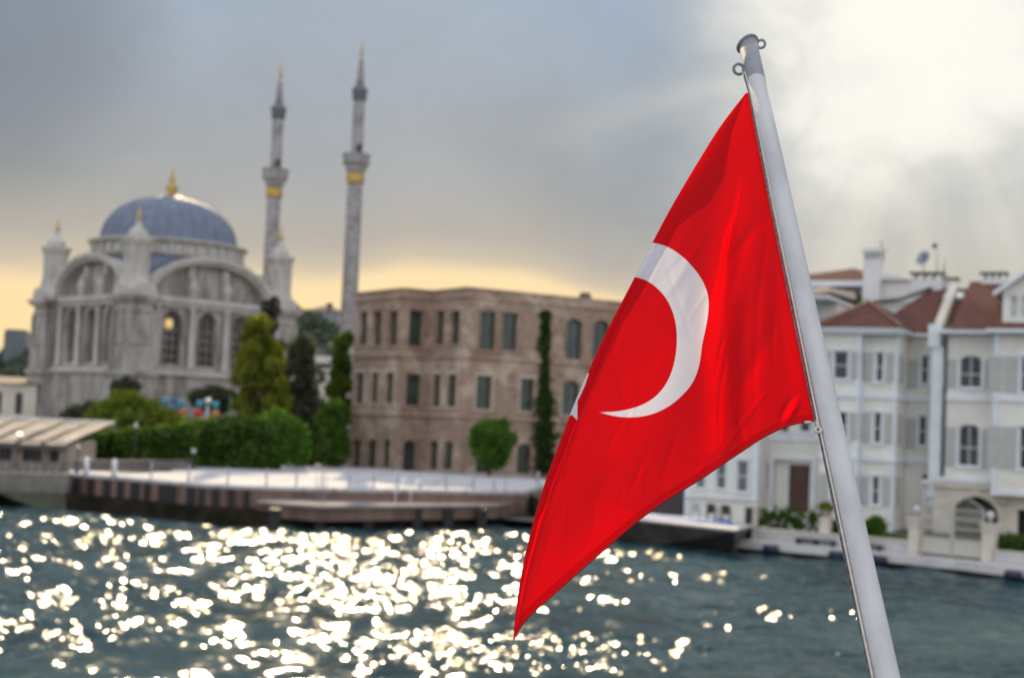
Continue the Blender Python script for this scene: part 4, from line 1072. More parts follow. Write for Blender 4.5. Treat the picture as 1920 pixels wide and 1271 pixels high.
# ------------------------------------------------------------------ brick mansion
def mansion():
    G = DZ-.4
    c3 = at(877, 541, 128); ztop = c3.z; c3 = Vector((c3.x, c3.y, 0))
    a = R(31); uF = Vector((math.cos(a), math.sin(a), 0)); uS = Vector((math.sin(R(33)), -math.cos(R(33)), 0))
    def along(p, u, px, sgn):
        lo, hi = 0.0, 60.0
        for _ in range(50):
            mid = (lo+hi)/2; x = proj(p+u*sgn*mid+Vector((0,0,ztop)))[0]
            if (x > px) == (sgn < 0): lo = mid
            else: hi = mid
        return p+u*sgn*lo
    c2 = along(c3, uS, 812, -1); c1 = along(c2, uF, 757, -1); c0 = along(c1, uS, 669, -1)
    c4 = c3+uF*24
    th = thing('brick_mansion', Vector((c3.x+4, c3.y+8, G)), 'roofless three storey red brick mansion with dark empty windows behind the promenade', 'mansion')
    def face(p, q): return Fr(p, q-p), (q-p).length
    fA, lA = face(c0, c1); fB, lB = face(c1, c2); fC, lC = face(c2, c3); fD, lD = face(c3, c4)
    W = {'A': [(675,584,687,647,0),(701,584,713.5,647,0),(730,584,743.5,647,0),(667.5,699,680,756,0),(697,699,708,756,0),(724,699,736,756,0),(662,822,674.5,876,1),(689,822,704,876,1),(718,822,730,876,1)],
         'B': [(769,582,790,649,0),(763.5,701,786.5,760,0),(758,825,777.5,884,1)],
         'C': [(818,583,831,645,0),(846,583,860.5,645,0),(812.5,702,824.5,762,0),(840,702,854,762,0),(806,826,819.5,880,1),(832,826,848,880,1)],
         'D': [(901,584,926.5,656,0),(943,587,967.5,657,0),(1062,597,1089,673,1),(1113,601,1140,677,1),(1163,606,1190,680,1),(895,705,918.5,767,0),(978,710,998.5,771,0),(1056,714,1084,778,1),(1105,718,1132,782,1),(1155,722,1182,786,1),(895,828,917,886,1),(971,831,993,888,1),(1050,838,1075,890,1),(1100,842,1125,893,1)]}
    zst = fD.sz(950, 672)[1]; zst2 = fD.sz(950, 784)[1]
    for nm, fr, ln in (('A', fA, lA), ('B', fB, lB), ('C', fC, lC), ('D', fD, lD)):
        ops = []
        for (x0, y0, x1, y1, ar) in W[nm]:
            s0, s1, z0, z1 = fr.rect(x0, y0, x1, y1); s0 = max(s0-.12, .2); s1 = min(s1+.12, ln-.2)
            ops.append((s0, s1, z0, z1, min((s1-s0)/2*.8, .55) if ar else 0))
        mb = MB(); wall(mb, fr, 0, ln, G, ztop, .75, ops)
        for z in (zst, zst2): mb.fbox(fr, -.02, ln+.02, -.20, -.002, z-.16, z+.16)
        mb.fbox(fr, -.02, ln+.02, -.16, -.002, ztop-.75, ztop-.55); mb.fbox(fr, -.02, ln+.02, -.10, .8, ztop+.002, ztop+.16)
        mb.build('wall', M_BRICK, th)
        for o in ops:
            mb = MB(); pr = .06
            mb.fbox(fr, o[0]-.22, o[0]-.02, -pr, -.002, o[2], o[3]-o[4]); mb.fbox(fr, o[1]+.02, o[1]+.22, -pr, -.002, o[2], o[3]-o[4])
            mb.fbox(fr, o[0]-.3, o[1]+.3, -.14, -.002, o[2]-.2, o[2]-.02)
            if o[4] == 0: mb.fbox(fr, o[0]-.28, o[1]+.28, -.09, -.002, o[3]+.02, o[3]+.32)
            mb.build('window_surround', M_TAN if (len(ops) > 3 and o[2] < zst) else M_BRICK, th)
            window(th, fr, o[0], o[1], o[2], o[3], o[4], M_BEAM, M_GREENGLASS, depth=.36, fw=.06, bars=(1,2))
    # body behind the facades and the flat roof
    bk = [c4+Vector((-9,15,0)), c0+Vector((-2+14,26,0)), c0+Vector((5,9,0))]
    poly = [c0+Vector((.9,.5,0)), c1+Vector((-.1,1.1,0)), c2+Vector((-.1,1.2,0)), c3+Vector((-.1,1.2,0)), c4+Vector((-.3,.9,0))]+bk
    mb = MB(); mb.prism([Vector((p.x,p.y,G)) for p in poly], (0,0,ztop-1.1-G)); mb.build('inner_block', M_BRICK, th)
    # white pillar beside the round tree, chimney stub and roof vents
    s = fD.sz(869, 850)[0]; p = at(869, 890, 126.5); mb = MB(); f2 = Fr(p, uF)
    ps0 = onz(869, 889, DZ); mb.box(ps0.x-.17, ps0.x+.17, ps0.y-.17, ps0.y+.17, DZ, at(869,825,ps0.y).z); mb.build('pillar', M_TRIM, th)
    for px, y0, y1, w in ((1097,549,572,.35),(1128,567,574,.5),(940,546,551,.5),(958,548,552,.3),(1030,556,561,.4)):
        s, z = fD.sz(px, y1, 2.0); mb = MB(); mb.fbox(fD, s-w, s+w, 1.7, 2.4, ztop-1.2, fD.sz(px, y0, 2.0)[1])
        if w == .35: mb.fbox(fD, s-w-.12, s+w+.12, 1.6, 2.5, fD.sz(px, y0, 2.0)[1]-.55, fD.sz(px, y0, 2.0)[1]-.35)
        mb.build('chimney' if w == .35 else 'roof_vent', M_BEAM, th)
    # ivy column climbing the front
    rs = np.random.RandomState(21); pts = []
    for i in range(5200):
        py = rs.uniform(583, 886); k = (py-583)/303
        wpx = np.interp(k, [0,.1,.25,.38,.45,.6,.85,1], [6,9,8,5,9,15,17,15])*(1+.25*math.sin(py*.11)+.12*math.sin(py*.31))
        cxp = np.interp(k, [0,.4,1], [1022,1019,1019])
        s, z = fD.sz(cxp+rs.normal()*wpx*.55, py)
        p = fD.p(s, -rs.uniform(.02,.45)*(.5+k), z); pts.append((p.x,p.y,p.z))
    iv = thing('ivy', fD.p(fD.sz(1019,880)[0], -.3, G), 'tall narrow column of dark ivy climbing the brick mansion front', 'ivy')
    leaf_mesh('leaves', leaf_cloud(pts, .17, 4), L_IVY, iv)
    mb = MB(); mb.tube([fD.p(fD.sz(1019,y)[0]+.05*math.sin(y), -.06, fD.sz(1019,y)[1]) for y in (888,840,790,740,690,640,600)], [.1,.09,.08,.07,.05,.04,.02], 6); mb.build('stem', M_BARK, iv)
    return fD
FD = mansion()
# ------------------------------------------------------------------ white waterfront houses
UH = Vector((math.cos(R(25)), -math.sin(R(25)), 0))
GZ = 1.0                                  # garden level
def plane_through(px, py, z):             # a facade frame whose foot passes a photo pixel at height z
    p = onz(px, py, z); return Fr(p, UH)
def band(mb, fr, s0, s1, z, h, out): mb.fbox(fr, s0, s1, -out, -.002, z-h/2, z+h/2)

def facade(th, fr, s0, s1, z0, z1, wins, frm=M_TRIM, pm=M_GLASSDARK, th_=.35, wm=M_SIDING, bars=(0,1)):
    ops = []
    for (x0, y0, x1, y1, ar) in wins:
        a, b, c, d = fr.rect(x0, y0, x1, y1); ops.append((a, b, c, d, (b-a)*.22 if ar else 0))
    mb = MB(); wall(mb, fr, s0, s1, z0, z1, th_, ops); mb.build('wall', wm, th)
    for o, wspec in zip(ops, wins):
        mb = MB(); t_ = .13
        mb.fbox(fr, o[0]-t_, o[0]-.004, -.05, -.002, o[2], o[3]-o[4]); mb.fbox(fr, o[1]+.004, o[1]+t_, -.05, -.002, o[2], o[3]-o[4])
        mb.fbox(fr, o[0]-t_-.06, o[1]+t_+.06, -.12, -.002, o[2]-.12, o[2]-.004)
        if not o[4]: mb.fbox(fr, o[0]-t_-.05, o[1]+t_+.05, -.09, -.002, o[3]+.004, o[3]+.17)
        mb.build('window_surround', M_TRIM, th)
        window(th, fr, o[0], o[1], o[2], o[3], o[4], frm, pm, depth=.10, fw=.065, bars=bars if not o[4] else (1,1))
    return ops

def house_red():       # the house whose hipped roof shows right of the pole
    fr = plane_through(1672, 1000, GZ)            # front of the projecting bay
    sR = 0.0; sM = fr.sz(1608, 820)[0]; sL = fr.sz(1541, 820)[0]
    ze = fr.sz(1640, 622)[1]
    th = thing('white_house', fr.p((sL+sR)/2, 3, GZ), 'white timber house with a hipped red tile bay roof, right beside the flagpole', 'house')
    # front, two planes: the left one stands forward
    fL = fr.shift(0, -.45)
    facade(th, fr, sM, sR, GZ-.3, ze, [(1642,660,1656,716,0),(1638,773,1652,831,0),(1634.5,892,1648,947,0)])
    opsL = facade(th, fL, sL, sM-.002, GZ-.3, ze-.003, [(1563,658,1590,711,0),(1560,772,1588,824,0),(1558,888,1584,944,0)])
    frB = Fr(fr.p(sR, 0, 0), fr.w, -fr.u)      # right return of the bay, seen nearly edge-on
    zz = [(fr.sz(1648,716)[1], fr.sz(1648,660)[1]), (fr.sz(1645,831)[1], fr.sz(1645,773)[1]), (fr.sz(1641,947)[1], fr.sz(1641,892)[1])]
    DB = 3.6
    mb = MB(); wall(mb, frB, 0.002, DB, GZ-.3, ze-.004, .3, []); mb.build('wall', M_SIDING, th)
    frLs = Fr(fL.p(sL, 0, 0), -fr.w, fr.u)
    mb = MB(); mb.fbox(fr, sL, sL+.3, -.44, 9, GZ-.3, ze-.005); mb.build('wall', M_SIDING, th)
    for z0, z1 in zz:
        shutter(th, frB, .55, 1.15, z0, z1); shutter(th, frB, 1.25, 1.85, z0, z1)
    for z0, z1 in zz:
        a, b = fr.sz(1642, 700)[0], fr.sz(1656, 700)[0]; w = .62
        shutter(th, fr, b+.16, min(b+.16+w, sR-.12), z0, z1); shutter(th, fr, a-.16-w, a-.16, z0, z1)
    for o in opsL: shutter(th, fL, o[1]+.16, o[1]+.16+.55, o[2], o[3]); shutter(th, fL, o[0]-.16-.55, o[0]-.16, o[2], o[3])
    # recessed part to the right
    fD_ = fr.shift(0, DB); s2 = fD_.sz(1752, 800)[0]
    facade(th, fD_, sR-.3, s2, GZ-.3, ze-.006, [(1727,666,1741,720,0),(1722,779,1737,836,0)])
    for z0, z1 in zz[:2]:
        a = fD_.sz(1727, 700)[0]; shutter(th, fD_, a-.75, a-.17, z0-.2, z1-.2)
    # corner boards, string courses, eaves
    mb = MB()
    for x0, d0 in ((sR-.18, 0), (sM-.1, -.45), (sM+.05, 0)): mb.fbox(fr, x0, x0+.26, d0-.07, d0-.003, GZ-.2, ze-.01)
    mb.fbox(frB, -.07, .2, -.06, -.003, GZ-.2, ze-.012)
    mb.build('corner_board', M_TRIM, th)
    mb = MB()
    for y in (742, 860):
        z = fr.sz(1640, y)[1]; mb = MB(); band(mb, fr, sM, sR+.1, z, .32, .13); band(mb, fL, sL, sM+.12, z+.001, .32, .13); band(mb, frB, 0, DB, z-.001, .30, .12); band(mb, fD_, sR, s2, z, .32, .12); mb.build('string_course', M_TRIM, th)
    mb = MB(); mb.fbox(fr, sL-.3, sR+.42, -.95, DB+.1, ze+.002, ze+.16); mb.fbox(fr, sL-.22, sR+.33, -.80, .4, ze-.16, ze)
    mb.fbox(fD_, sR+.421, s2+.05, -.45, .5, ze+.003, ze+.16)
    mb.build('eaves', M_TRIM, th)
    # roofs
    ap = fr.sz(1630, 567, 2.4); sa, za = ap[0], ap[1]
    E = ze+.17
    A, B, C, D = fr.p(sL-.35,-1.0,E), fr.p(sR+.46,-1.0,E), fr.p(sR+.46,DB+1.2,E), fr.p(sL-.35,DB+1.2,E)
    P, Q = fr.p(sa, 2.4, za), fr.p(sa, 9.0, za)
    mb = MB(); mb.add([A,B,P], [(0,1,2)]); mb.add([B,fr.p(sR+.46,9,E),Q,P], [(0,1,2,3)]); mb.add([fr.p(sL-.35,9,E),A,P,Q], [(0,1,2,3)])
    mb.build('roof', M_TILE, th)
    mb = MB()
    def rtube(a, b, r, n): mb.tube([a.lerp(b, i/n)+Vector((0,0,.05+.035*(i % 2))) for i in range(n+1)], r, 8)
    rtube(B, P, .11, 22); rtube(A, P, .11, 26)
    mb.build('ridge_tile', mat('ridge_tile', (.30,.15,.10), .7, .1, 3), th)
    # main roof rising behind to its ridge
    rz = fr.sz(1770, 541, 8.5)[1]; sx = fr.sz(1850, 545, 8.5)[0]
    mb = MB(); a0 = sa+.1
    mb.add([fr.p(a0-.5,DB-.35,E+.02), fr.p(s2+.2,DB-.35,E+.02), fr.p(sx+.5,8.5,rz), fr.p(a0+2.6,8.5,rz)], [(0,1,2,3)])
    mb.add([fr.p(a0+2.6,8.5,rz-.002), fr.p(sx+.5,8.5,rz-.002), fr.p(sx+.5,14,E), fr.p(a0-1,14,E)], [(0,1,2,3)])
    mb.build('roof', M_TILE, th)
    # dark lead valley flashing and gutters
    mb = MB(); mb.tube([fr.p(a0+2.6,8.45,rz+.03), fr.p(a0+1.2,6.1,(rz+za)/2-.15), fr.p(sa+.15,3.0,za+.05)], .12, 8)
    mb.tube([fr.p(sa+.05,2.9,za+.08), A+Vector((-.1,0,.08))], .13, 8)
    mb.tube([P+Vector((0,0,.02)).lerp(Vector((0,0,0)),0), fr.p(sa+1.15,DB-.1,E+1.2), fr.p(sR+.3,DB-.9,E+.10)], .10, 6)
    mb.build('flashing', M_BEAM, th)
    # skylight
    f3 = fr; n = Vector((0,0,0))
    pa, pb = fr.p(a0, DB-.35, E), fr.p(a0+2, 8.5, rz); sl = (rz-E)/(8.5-DB+.35)
    def onroof(px, py):
        r = ray(px, py); lo, hi = 60, 110
        for _ in range(40):
            m_ = (lo+hi)/2; q = CAM+r*m_; dd = (q-fr.o).dot(fr.w); zr = E+.02+(dd-DB+.35)*sl
            if q.z < zr: hi = m_
            else: lo = m_
        q = CAM+r*lo; return (q-fr.o).dot(fr.u), (q-fr.o).dot(fr.w), q.z
    a = onroof(1768, 562); b = onroof(1810, 551); up = Vector((0,0,1))
    mm = bpy.data.materials.new('skylight_glass'); mm.use_nodes = True; bb = mm.node_tree.nodes['Principled BSDF']; bb.inputs['Base Color'].default_value = (.75,.75,.75,1); bb.inputs['Roughness'].default_value = .25; bb.inputs['Metallic'].default_value = .6
    q = [fr.p(a[0],a[1],a[2]), fr.p(b[0],a[1],a[2]), fr.p(b[0],b[1],b[2]), fr.p(a[0],b[1],b[2])]
    nn = (q[1]-q[0]).cross(q[3]-q[0]).normalized(); nn = nn if nn.z > 0 else -nn
    mb = MB(); mb.prism([p-nn*.1 for p in q], nn*.22); sk = mb.build('skylight', M_STEEL, th)
    qi = [q[0].lerp(q[2], .10), q[1].lerp(q[3], .10), q[2].lerp(q[0], .10), q[3].lerp(q[1], .10)]
    mb = MB(); mb.prism([p+nn*.123 for p in qi], nn*.02); mb.build('pane', mm, sk)
    # chimneys
    def chimney(px0, px1, y0, y1, dep, name='chimney'):
        a, zt = fr.sz(px0, y0, dep); b, zb = fr.sz(px1, y1, dep); mb = MB()
        h = zt-zb; mb.fbox(fr, a+.08, b-.08, dep, dep+1.1, zb-.8, zt-.50)
        for k in range(4): x = a+.08+(b-a-.16-.2)*k/3; mb.fbox(fr, x, x+.2, dep, dep+1.1, zt-.499, zt-.13)
        c_ = mb.build(name, M_WHITE, th)
        mb = MB(); mb.fbox(fr, a-.05, b+.05, dep-.1, dep+1.2, zt-.129, zt); mb.build('chimney_cap', M_BEAM, c_)
        return fr.p((a+b)/2, dep+.5, zt), c_
    top1, _ = chimney(1707, 1767, 510, 548, 8.3)
    chimney(1764, 1794, 520, 542, 8.9)
    top3, _ = chimney(1838, 1886, 510, 556, 8.0)
    # sloping white parapet between the two houses
    s_, z_ = fD_.sz(1747, 612, -1.2); mb = MB()
    p0 = fr.p(s2-.05, DB-1.3, E-.05); p1 = fr.p(s2-.05, 8.4, rz+.05)
    mb.prism([p0+Vector((0,0,-1.5)), p1+Vector((0,0,-1.5)), p1+Vector((0,0,.32)), p0+Vector((0,0,.32))], fr.u*.5); mb.build('parapet', M_CREAM, th)
    mb = MB(); mb.fbox(fr, s2-.20, s2+.50, DB-1.9, DB-1.1, E-.9, E+.45); mb.build('parapet_block', M_TRIM, th)
    # tall white party pilaster with its brown downpipe
    fP = fr.shift(0, DB-1.75); a, b = fP.sz(1746, 700)[0], fP.sz(1767, 700)[0]
    mb = MB(); mb.fbox(fP, a, b, 0, 1.6, fP.sz(1750, 900)[1]-1.5, E-.9); mb.build('pilaster', M_TRIM, th)
    return fr, DB, ze, top1, th
FH, DBH, ZEH, CHT, _ = house_red()

def roof_fittings():
    p = CHT
    th = thing('satellite_dish', Vector((p.x-.3, p.y, p.z)), 'round grey satellite dish standing on a white chimney', 'satellite dish')
    c = at(1731, 485, p.y-.2); ax = Vector((-.75, -.55, .35)).normalized(); e1 = ax.orthogonal().normalized(); e2 = ax.cross(e1)
    vs = [c-ax*.12]; fs = []; n = 20
    for j, (r, o) in enumerate(((.2,-.10),(.38,-.03),(.52,.06))):
        for i in range(n):
            a = 2*math.pi*i/n; vs.append(c+(e1*math.cos(a)+e2*math.sin(a))*r+ax*o)
    for i in range(n):
        fs.append((0, 1+i, 1+(i+1)%n))
        for j in range(2): fs.append((1+j*n+i, 1+j*n+(i+1)%n, 1+(j+1)*n+(i+1)%n, 1+(j+1)*n+i))
    mb = MB(); mb.add(vs, fs, True); mb.build('dish', mat('dish_grey', (.36,.42,.47), .5, .05, 3), th)
    mb = MB(); mb.tube([c-ax*.1, Vector((c.x+.1, c.y+.2, p.z))], .035, 6); mb.tube([c-e2*.45, c+ax*.5], .02, 6); mb.sphere(c+ax*.5, .05, 6); mb.build('arm', M_STEEL, th)
    q = at(1757, 528, p.y); t = at(1757, 458, p.y)
    th = thing('antenna_mast', Vector((q.x, q.y, p.z)), 'thin antenna mast with a dark round head beside the satellite dish', 'antenna')
    mb = MB(); mb.tube([Vector((q.x,q.y,p.z)), t], .035, 6); mb.build('mast', M_STEEL, th)
    h = at(1752, 461, p.y); mb = MB(); mb.sphere(h, .16, 8); mb.tube([h, t], .03, 6); mb.build('head', M_BRONZE, th)
    q = at(1770, 505, p.y+.3); t = at(1771, 481, p.y+.3)
    th = thing('vent_pipe', Vector((q.x, q.y, p.z)), 'slim pale pipe sticking up right of the antenna mast', 'pipe')
    mb = MB(); mb.tube([Vector((q.x,q.y,p.z-.1)), q.lerp(t,.4), t], [.05,.08,.03], 6); mb.build('pipe', M_CREAM, th)
roof_fittings()

def house_arched():    # the house at the right edge: arched windows over a cream stone ground floor
    fr = FH.shift(0, DBH-1.75); s0 = fr.sz(1768, 760)[0]; sB = fr.sz(1869, 760)[0]; s1 = fr.sz(2060, 760)[0]
    E = fr.sz(1800, 626)[1]; zb = fr.sz(1800, 903)[1]
    th = thing('white_house', fr.p((s0+s1)/2, 3, GZ), 'white house with arched windows above a cream stone ground floor, at the right edge', 'house')
    ops = facade(th, fr, s0, sB, zb, E, [(1799,667,1841,727,1),(1797,796,1836,874,1)])
    for o in ops:
        for a, b in ((o[0]-.95, o[0]-.17), (o[1]+.17, o[1]+.85)): shutter(th, fr, a, b, o[2], o[3]-o[4]*.6)
    fb = fr.shift(0, -.9)     # projecting bay
    opb = facade(th, fb, sB, s1, zb-.35, E, [(1914,668,1938,737,0),(1911,800,1936,880,0),(1985,672,2010,742,0),(1982,806,2008,886,0)])
    for o in opb[:2]: shutter(th, fb, o[0]-.95, o[0]-.17, o[2], o[3]); shutter(th, fb, o[0]-1.75, o[0]-1.05, o[2], o[3])
    fs = Fr(fb.p(sB, 0, 0), -fr.w, fr.u); mb = MB(); mb.fbox(fr, sB+.002, sB+.3, -.898, 6, zb-.34, E-.004)
    mb.fbox(fr, s0+.01, s0+.3, .351, 9, GZ, E-.006); mb.build('wall', M_SIDING, th)
    mb = MB(); mb.fbox(fb, sB-.08, sB+.2, -.06, -.003, zb-.3, E-.01); mb.fbox(fr, sB-.36, sB-.09, -.06, -.003, zb, E-.01); mb.build('corner_board', M_TRIM, th)
    mb = MB()
    z = fr.sz(1800, 746)[1]; band(mb, fr, s0, sB, z, .34, .12); mb.build('string_course', M_TRIM, th); mb = MB(); band(mb, fb, sB-.1, s1, z+.01, .34, .12); mb.build('string_course', M_TRIM, th); mb = MB()
    mb.fbox(fr, s0-.05, sB, -.40, -.002, zb-.02, zb+.22); mb.fbox(fb, sB-.12, s1, -.15, .6, zb-.62, zb-.36)
    mb.build('string_course', M_TRIM, th)
    mb = MB(); mb.fbox(fr, s0-.25, sB-.5, -.75, .5, E+.002, E+.2); mb.fbox(fb, sB-.499, s1, -.75, .9, E+.004, E+.22); mb.build('eaves', M_TRIM, th)
    # ground floor
    fg = fr.shift(0, -.12)
    ad = fg.rect(1786, 931, 1871, 1010); mb = MB()
    z0 = GZ-.3
    wall(mb, fg, s0-.35, s1, z0, zb-.04, .5, [(ad[0], ad[1], z0+.31, ad[3], 1.15), (fg.sz(1908,960)[0], fg.sz(1930,960)[0], z0+.31, fg.sz(1915,955)[1])])
    for i in range(1, 7): mb.fbox(fg, s0-.36, s1, -.03, -.004, z0+i*.62, z0+i*.62+.5) if False else None
    mb.build('ground_floor', M_CREAM, th)
    mb = MB(); mb.fbox(fg, s0-.4, s1, .9, 1.2, z0, zb-.1); mb.build('dark_interior', M_BRONZE, th)
    mb = MB(); mb.fbox(fg, s0-.45, sB, -.22, -.003, zb-.34, zb-.06); mb.build('stone_cornice', M_CREAM, th)
    mb = MB(); mb.fbox(fg, (ad[0]+ad[1])/2-.25, (ad[0]+ad[1])/2+.25, -.12, -.003, ad[3]+.03, ad[3]+.55)
    n = 14; cx, hw = (ad[0]+ad[1])/2, (ad[1]-ad[0])/2
    for k in range(n):
        q = [fg.p(cx+(hw+o)*math.cos(math.pi*t_/n), -.08, ad[3]-1.15+(1.15+o)*math.sin(math.pi*t_/n)) for t_, o in ((k,.02),(k,.3),(k+1,.3),(k+1,.02))]
        mb.prism(q, fg.w*.077)
    mb.build('door_arch', M_CREAM, th)
    mb = MB(); mb.tube([fr.p(s0+.12, -.12, E-.1), fr.p(s0+.12, -.12, zb+.3)], .07, 8); mb.build('downpipe', M_BRONZE, th)
    for (x, y) in ((1740, 929), (1882, 940)):
        s, z = fg.sz(x, y); p = fg.p(s, -.25, z); mb = MB(); mb.sphere(p, .16, 8); g_ = mb.build('wall_lamp', M_GLOBE, th)
        mb = MB(); mb.tube([p+Vector((0,0,-.15)), fg.p(s, -.02, z-.25)], .03, 6); mb.build('bracket', M_BRONZE, g_)
    # roof and dormer
    A, B = fr.p(s0+.45, -.8, E+.21), fr.p(s1, -.8, E+.21); top = fr.sz(1860, 560, 4.2)
    mb = MB(); mb.add([A, B, fr.p(s1, 6.5, top[1]+1.3), fr.p(s0+.45, 6.5, top[1]+1.3)], [(0,1,2,3)]); mb.build('roof', M_TILE, th)
    fdm = fr.shift(0, .3); a, b, c, d = fdm.rect(1880, 548, 1990, 612)
    zt = fdm.sz(1935, 517)[1]
    mb = MB(); wall(mb, fdm, a, b, c, d+.1, .3, [(fdm.sz(1893,580)[0], fdm.sz(1908,580)[0], c+.5, d-.2), (fdm.sz(1914,580)[0], fdm.sz(1930,580)[0], c+.5, d-.2)])
    mb.prism([fdm.p(a-.001, 0.01, d+.101), fdm.p(b+.001, .01, d+.101), fdm.p((a+b)/2, .01, zt+.2)], fdm.w*.28); mb.build('dormer', M_SIDING, th)
    for x0, x1 in ((1893,1908),(1914,1930)): window(th, fdm, fdm.sz(x0,580)[0], fdm.sz(x1,580)[0], c+.5, d-.2, 0, M_TRIM, M_SHUT, bars=(0,1))
    mb = MB(); m_ = (a+b)/2
    for q in ((a-.5, m_), (b+.5, m_)):
        mb.prism([fdm.p(q[0], -.5, d-.25), fdm.p(q[0], -.5, d), fdm.p(q[1], -.5, zt+.55), fdm.p(q[1], -.5, zt+.3)], fdm.w*5)
    mb.build('dormer_roof', M_TRIM, th)
    return fr
FA = house_arched()

def house_porch():     # the low left house with the brown door, behind the flag
    fr = plane_through(1290, 962, 1.42); s0 = fr.sz(1286, 920)[0]; s1 = fr.sz(1412, 900)[0]
    zt = fr.sz(1400, 560)[1]
    th = thing('white_house', fr.p((s0+s1)/2+3, 4, 1.42), 'white timber house with a recessed brown front door, under the foot of the flag', 'house')
    facade(th, fr, s0, s1, .8, zt, [(1304,866,1322,915,0),(1343,865,1361,917,0),(1381.5,863,1402,922,0),(1304,740,1324,800,0),(1343,738,1362,799,0),(1382,736,1404,797,0)], bars=(0,1), pm=mat('grey_glass', (.17,.18,.19), .15, .2, 1))
    mb = MB(); mb.fbox(fr, s1-.06, s1+.28, -.08, .3, .9, zt-.02); mb.fbox(fr, s0-.05, s0+.2, -.06, -.003, 1, zt-.02); mb.build('corner_board', M_TRIM, th)
    mb = MB(); mb.fbox(fr, s0, s1+.3, -.16, -.003, fr.sz(1350,932)[1]-.1, fr.sz(1350,932)[1]+.08); band(mb, fr, s0, s1+.1, fr.sz(1390,828)[1], .3, .12); mb.build('string_course', M_TRIM, th)
    # recessed right half
    f2 = fr.shift(0, 2.2); t1 = f2.sz(1560, 880)[0]; t0 = s1-.2
    facade(th, f2, t0, f2.sz(1450,900)[0], .8, zt, [(1427,865,1441,922,0)], bars=(0,1))
    facade(th, f2, f2.sz(1519,900)[0]+.1, t1, .8, zt, [])
    up0, up1 = f2.sz(1450,900)[0], f2.sz(1519,900)[0]+.1
    zl = f2.sz(1490, 862)[1]
    facade(th, f2, up0, up1, zl, zt, [(1462,750,1480,811,0),(1500,749,1520,810,0)], bars=(0,0))
    f3 = f2.shift(0, .45); a, b, c, d = f3.rect(1480, 871, 1519, 950)
    facade(th, f3, up0-.5, up1+1, .8, zl+.3, [])
    mb = MB(); mb.fbox(f3, a, b, -.10, -.004, .9, d)
    for k in range(2):
        for j in range(2): x0 = a+.12+(b-a)*.5*k; mb.fbox(f3, x0, x0+(b-a)*.5-.24, -.13, -.1005, 1.3+1.3*j, 2.3+1.3*j)
    dr = mb.build('door', M_WOOD, th)
    mb = MB(); mb.sphere(f3.p(a+.2, -.18, 2.3), .05, 6); mb.build('handle', M_GOLD, dr)
    mb = MB(); mb.fbox(f3, a-.15, a-.004, -.14, -.002, .9, d+.15); mb.fbox(f3, b+.004, b+.15, -.14, -.002, .9, d+.15); mb.fbox(f3, a-.15, b+.15, -.15, -.002, d+.01, d+.2); mb.build('door_frame', M_TRIM, th)
    mb = MB(); mb.fbox(f2, up0-.18, up0, -.12, .12, .8, zl); mb.fbox(f2, up1, up1+.28, -.12, .4, .8, zl); mb.fbox(f2, up0-.18, up1+.28, -.14, -.003, zl, zl+.28)
    z = f2.sz(1490, 822)[1]; mb.fbox(f2, t0, t1, -.12, -.004, z-.15, z+.15); mb.build('porch_frame', M_TRIM, th)
    # body, roof
    mb = MB(); mb.fbox(fr, s0+.002, s0+.3, .36, 9, .8, zt-.01); mb.fbox(fr, s1-.25, s1+.25, .31, 2.3, .8, zt-.012); mb.fbox(f2, t1-.3, t1-.01, .36, 7, .8, zt-.014); mb.build('wall', M_SIDING, th)
    mb = MB(); mb.fbox(fr, s0-.3, t1+.1, -.5, 9.5, zt+.002, zt+.2); mb.build('eaves', M_TRIM, th)
    mb = MB(); zr = zt+1.0; mb.add([fr.p(s0-.35,-.55,zt+.21), fr.p(t1+.1,-.55,zt+.21), fr.p(t1-3,4.5,zr), fr.p(s0+3,4.5,zr), fr.p(t1+.1,9.5,zt+.21), fr.p(s0-.35,9.5,zt+.21)], [(0,1,2,3),(1,4,2),(4,5,3,2),(5,0,3)]); mb.build('roof', M_TILE, th)
    # grey side wall running left from the house
    tw = thing('garden_wall', fr.p(s0-3, .3, 1.42), 'dark grey wall left of the white house, just under the flag', 'wall')
    mb = MB(); zz = fr.sz(1280, 905)[1]; mb.fbox(fr, s0-9, s0-.06, .3, .7, 1.0, zz); mb.fbox(fr, s0-9, s0-.06, .22, .78, zz+.001, zz+.14); mb.build('wall', mat('dark_render', (.085,.08,.085), .85, .15, .7), tw)
    return fr
FO = house_porch()

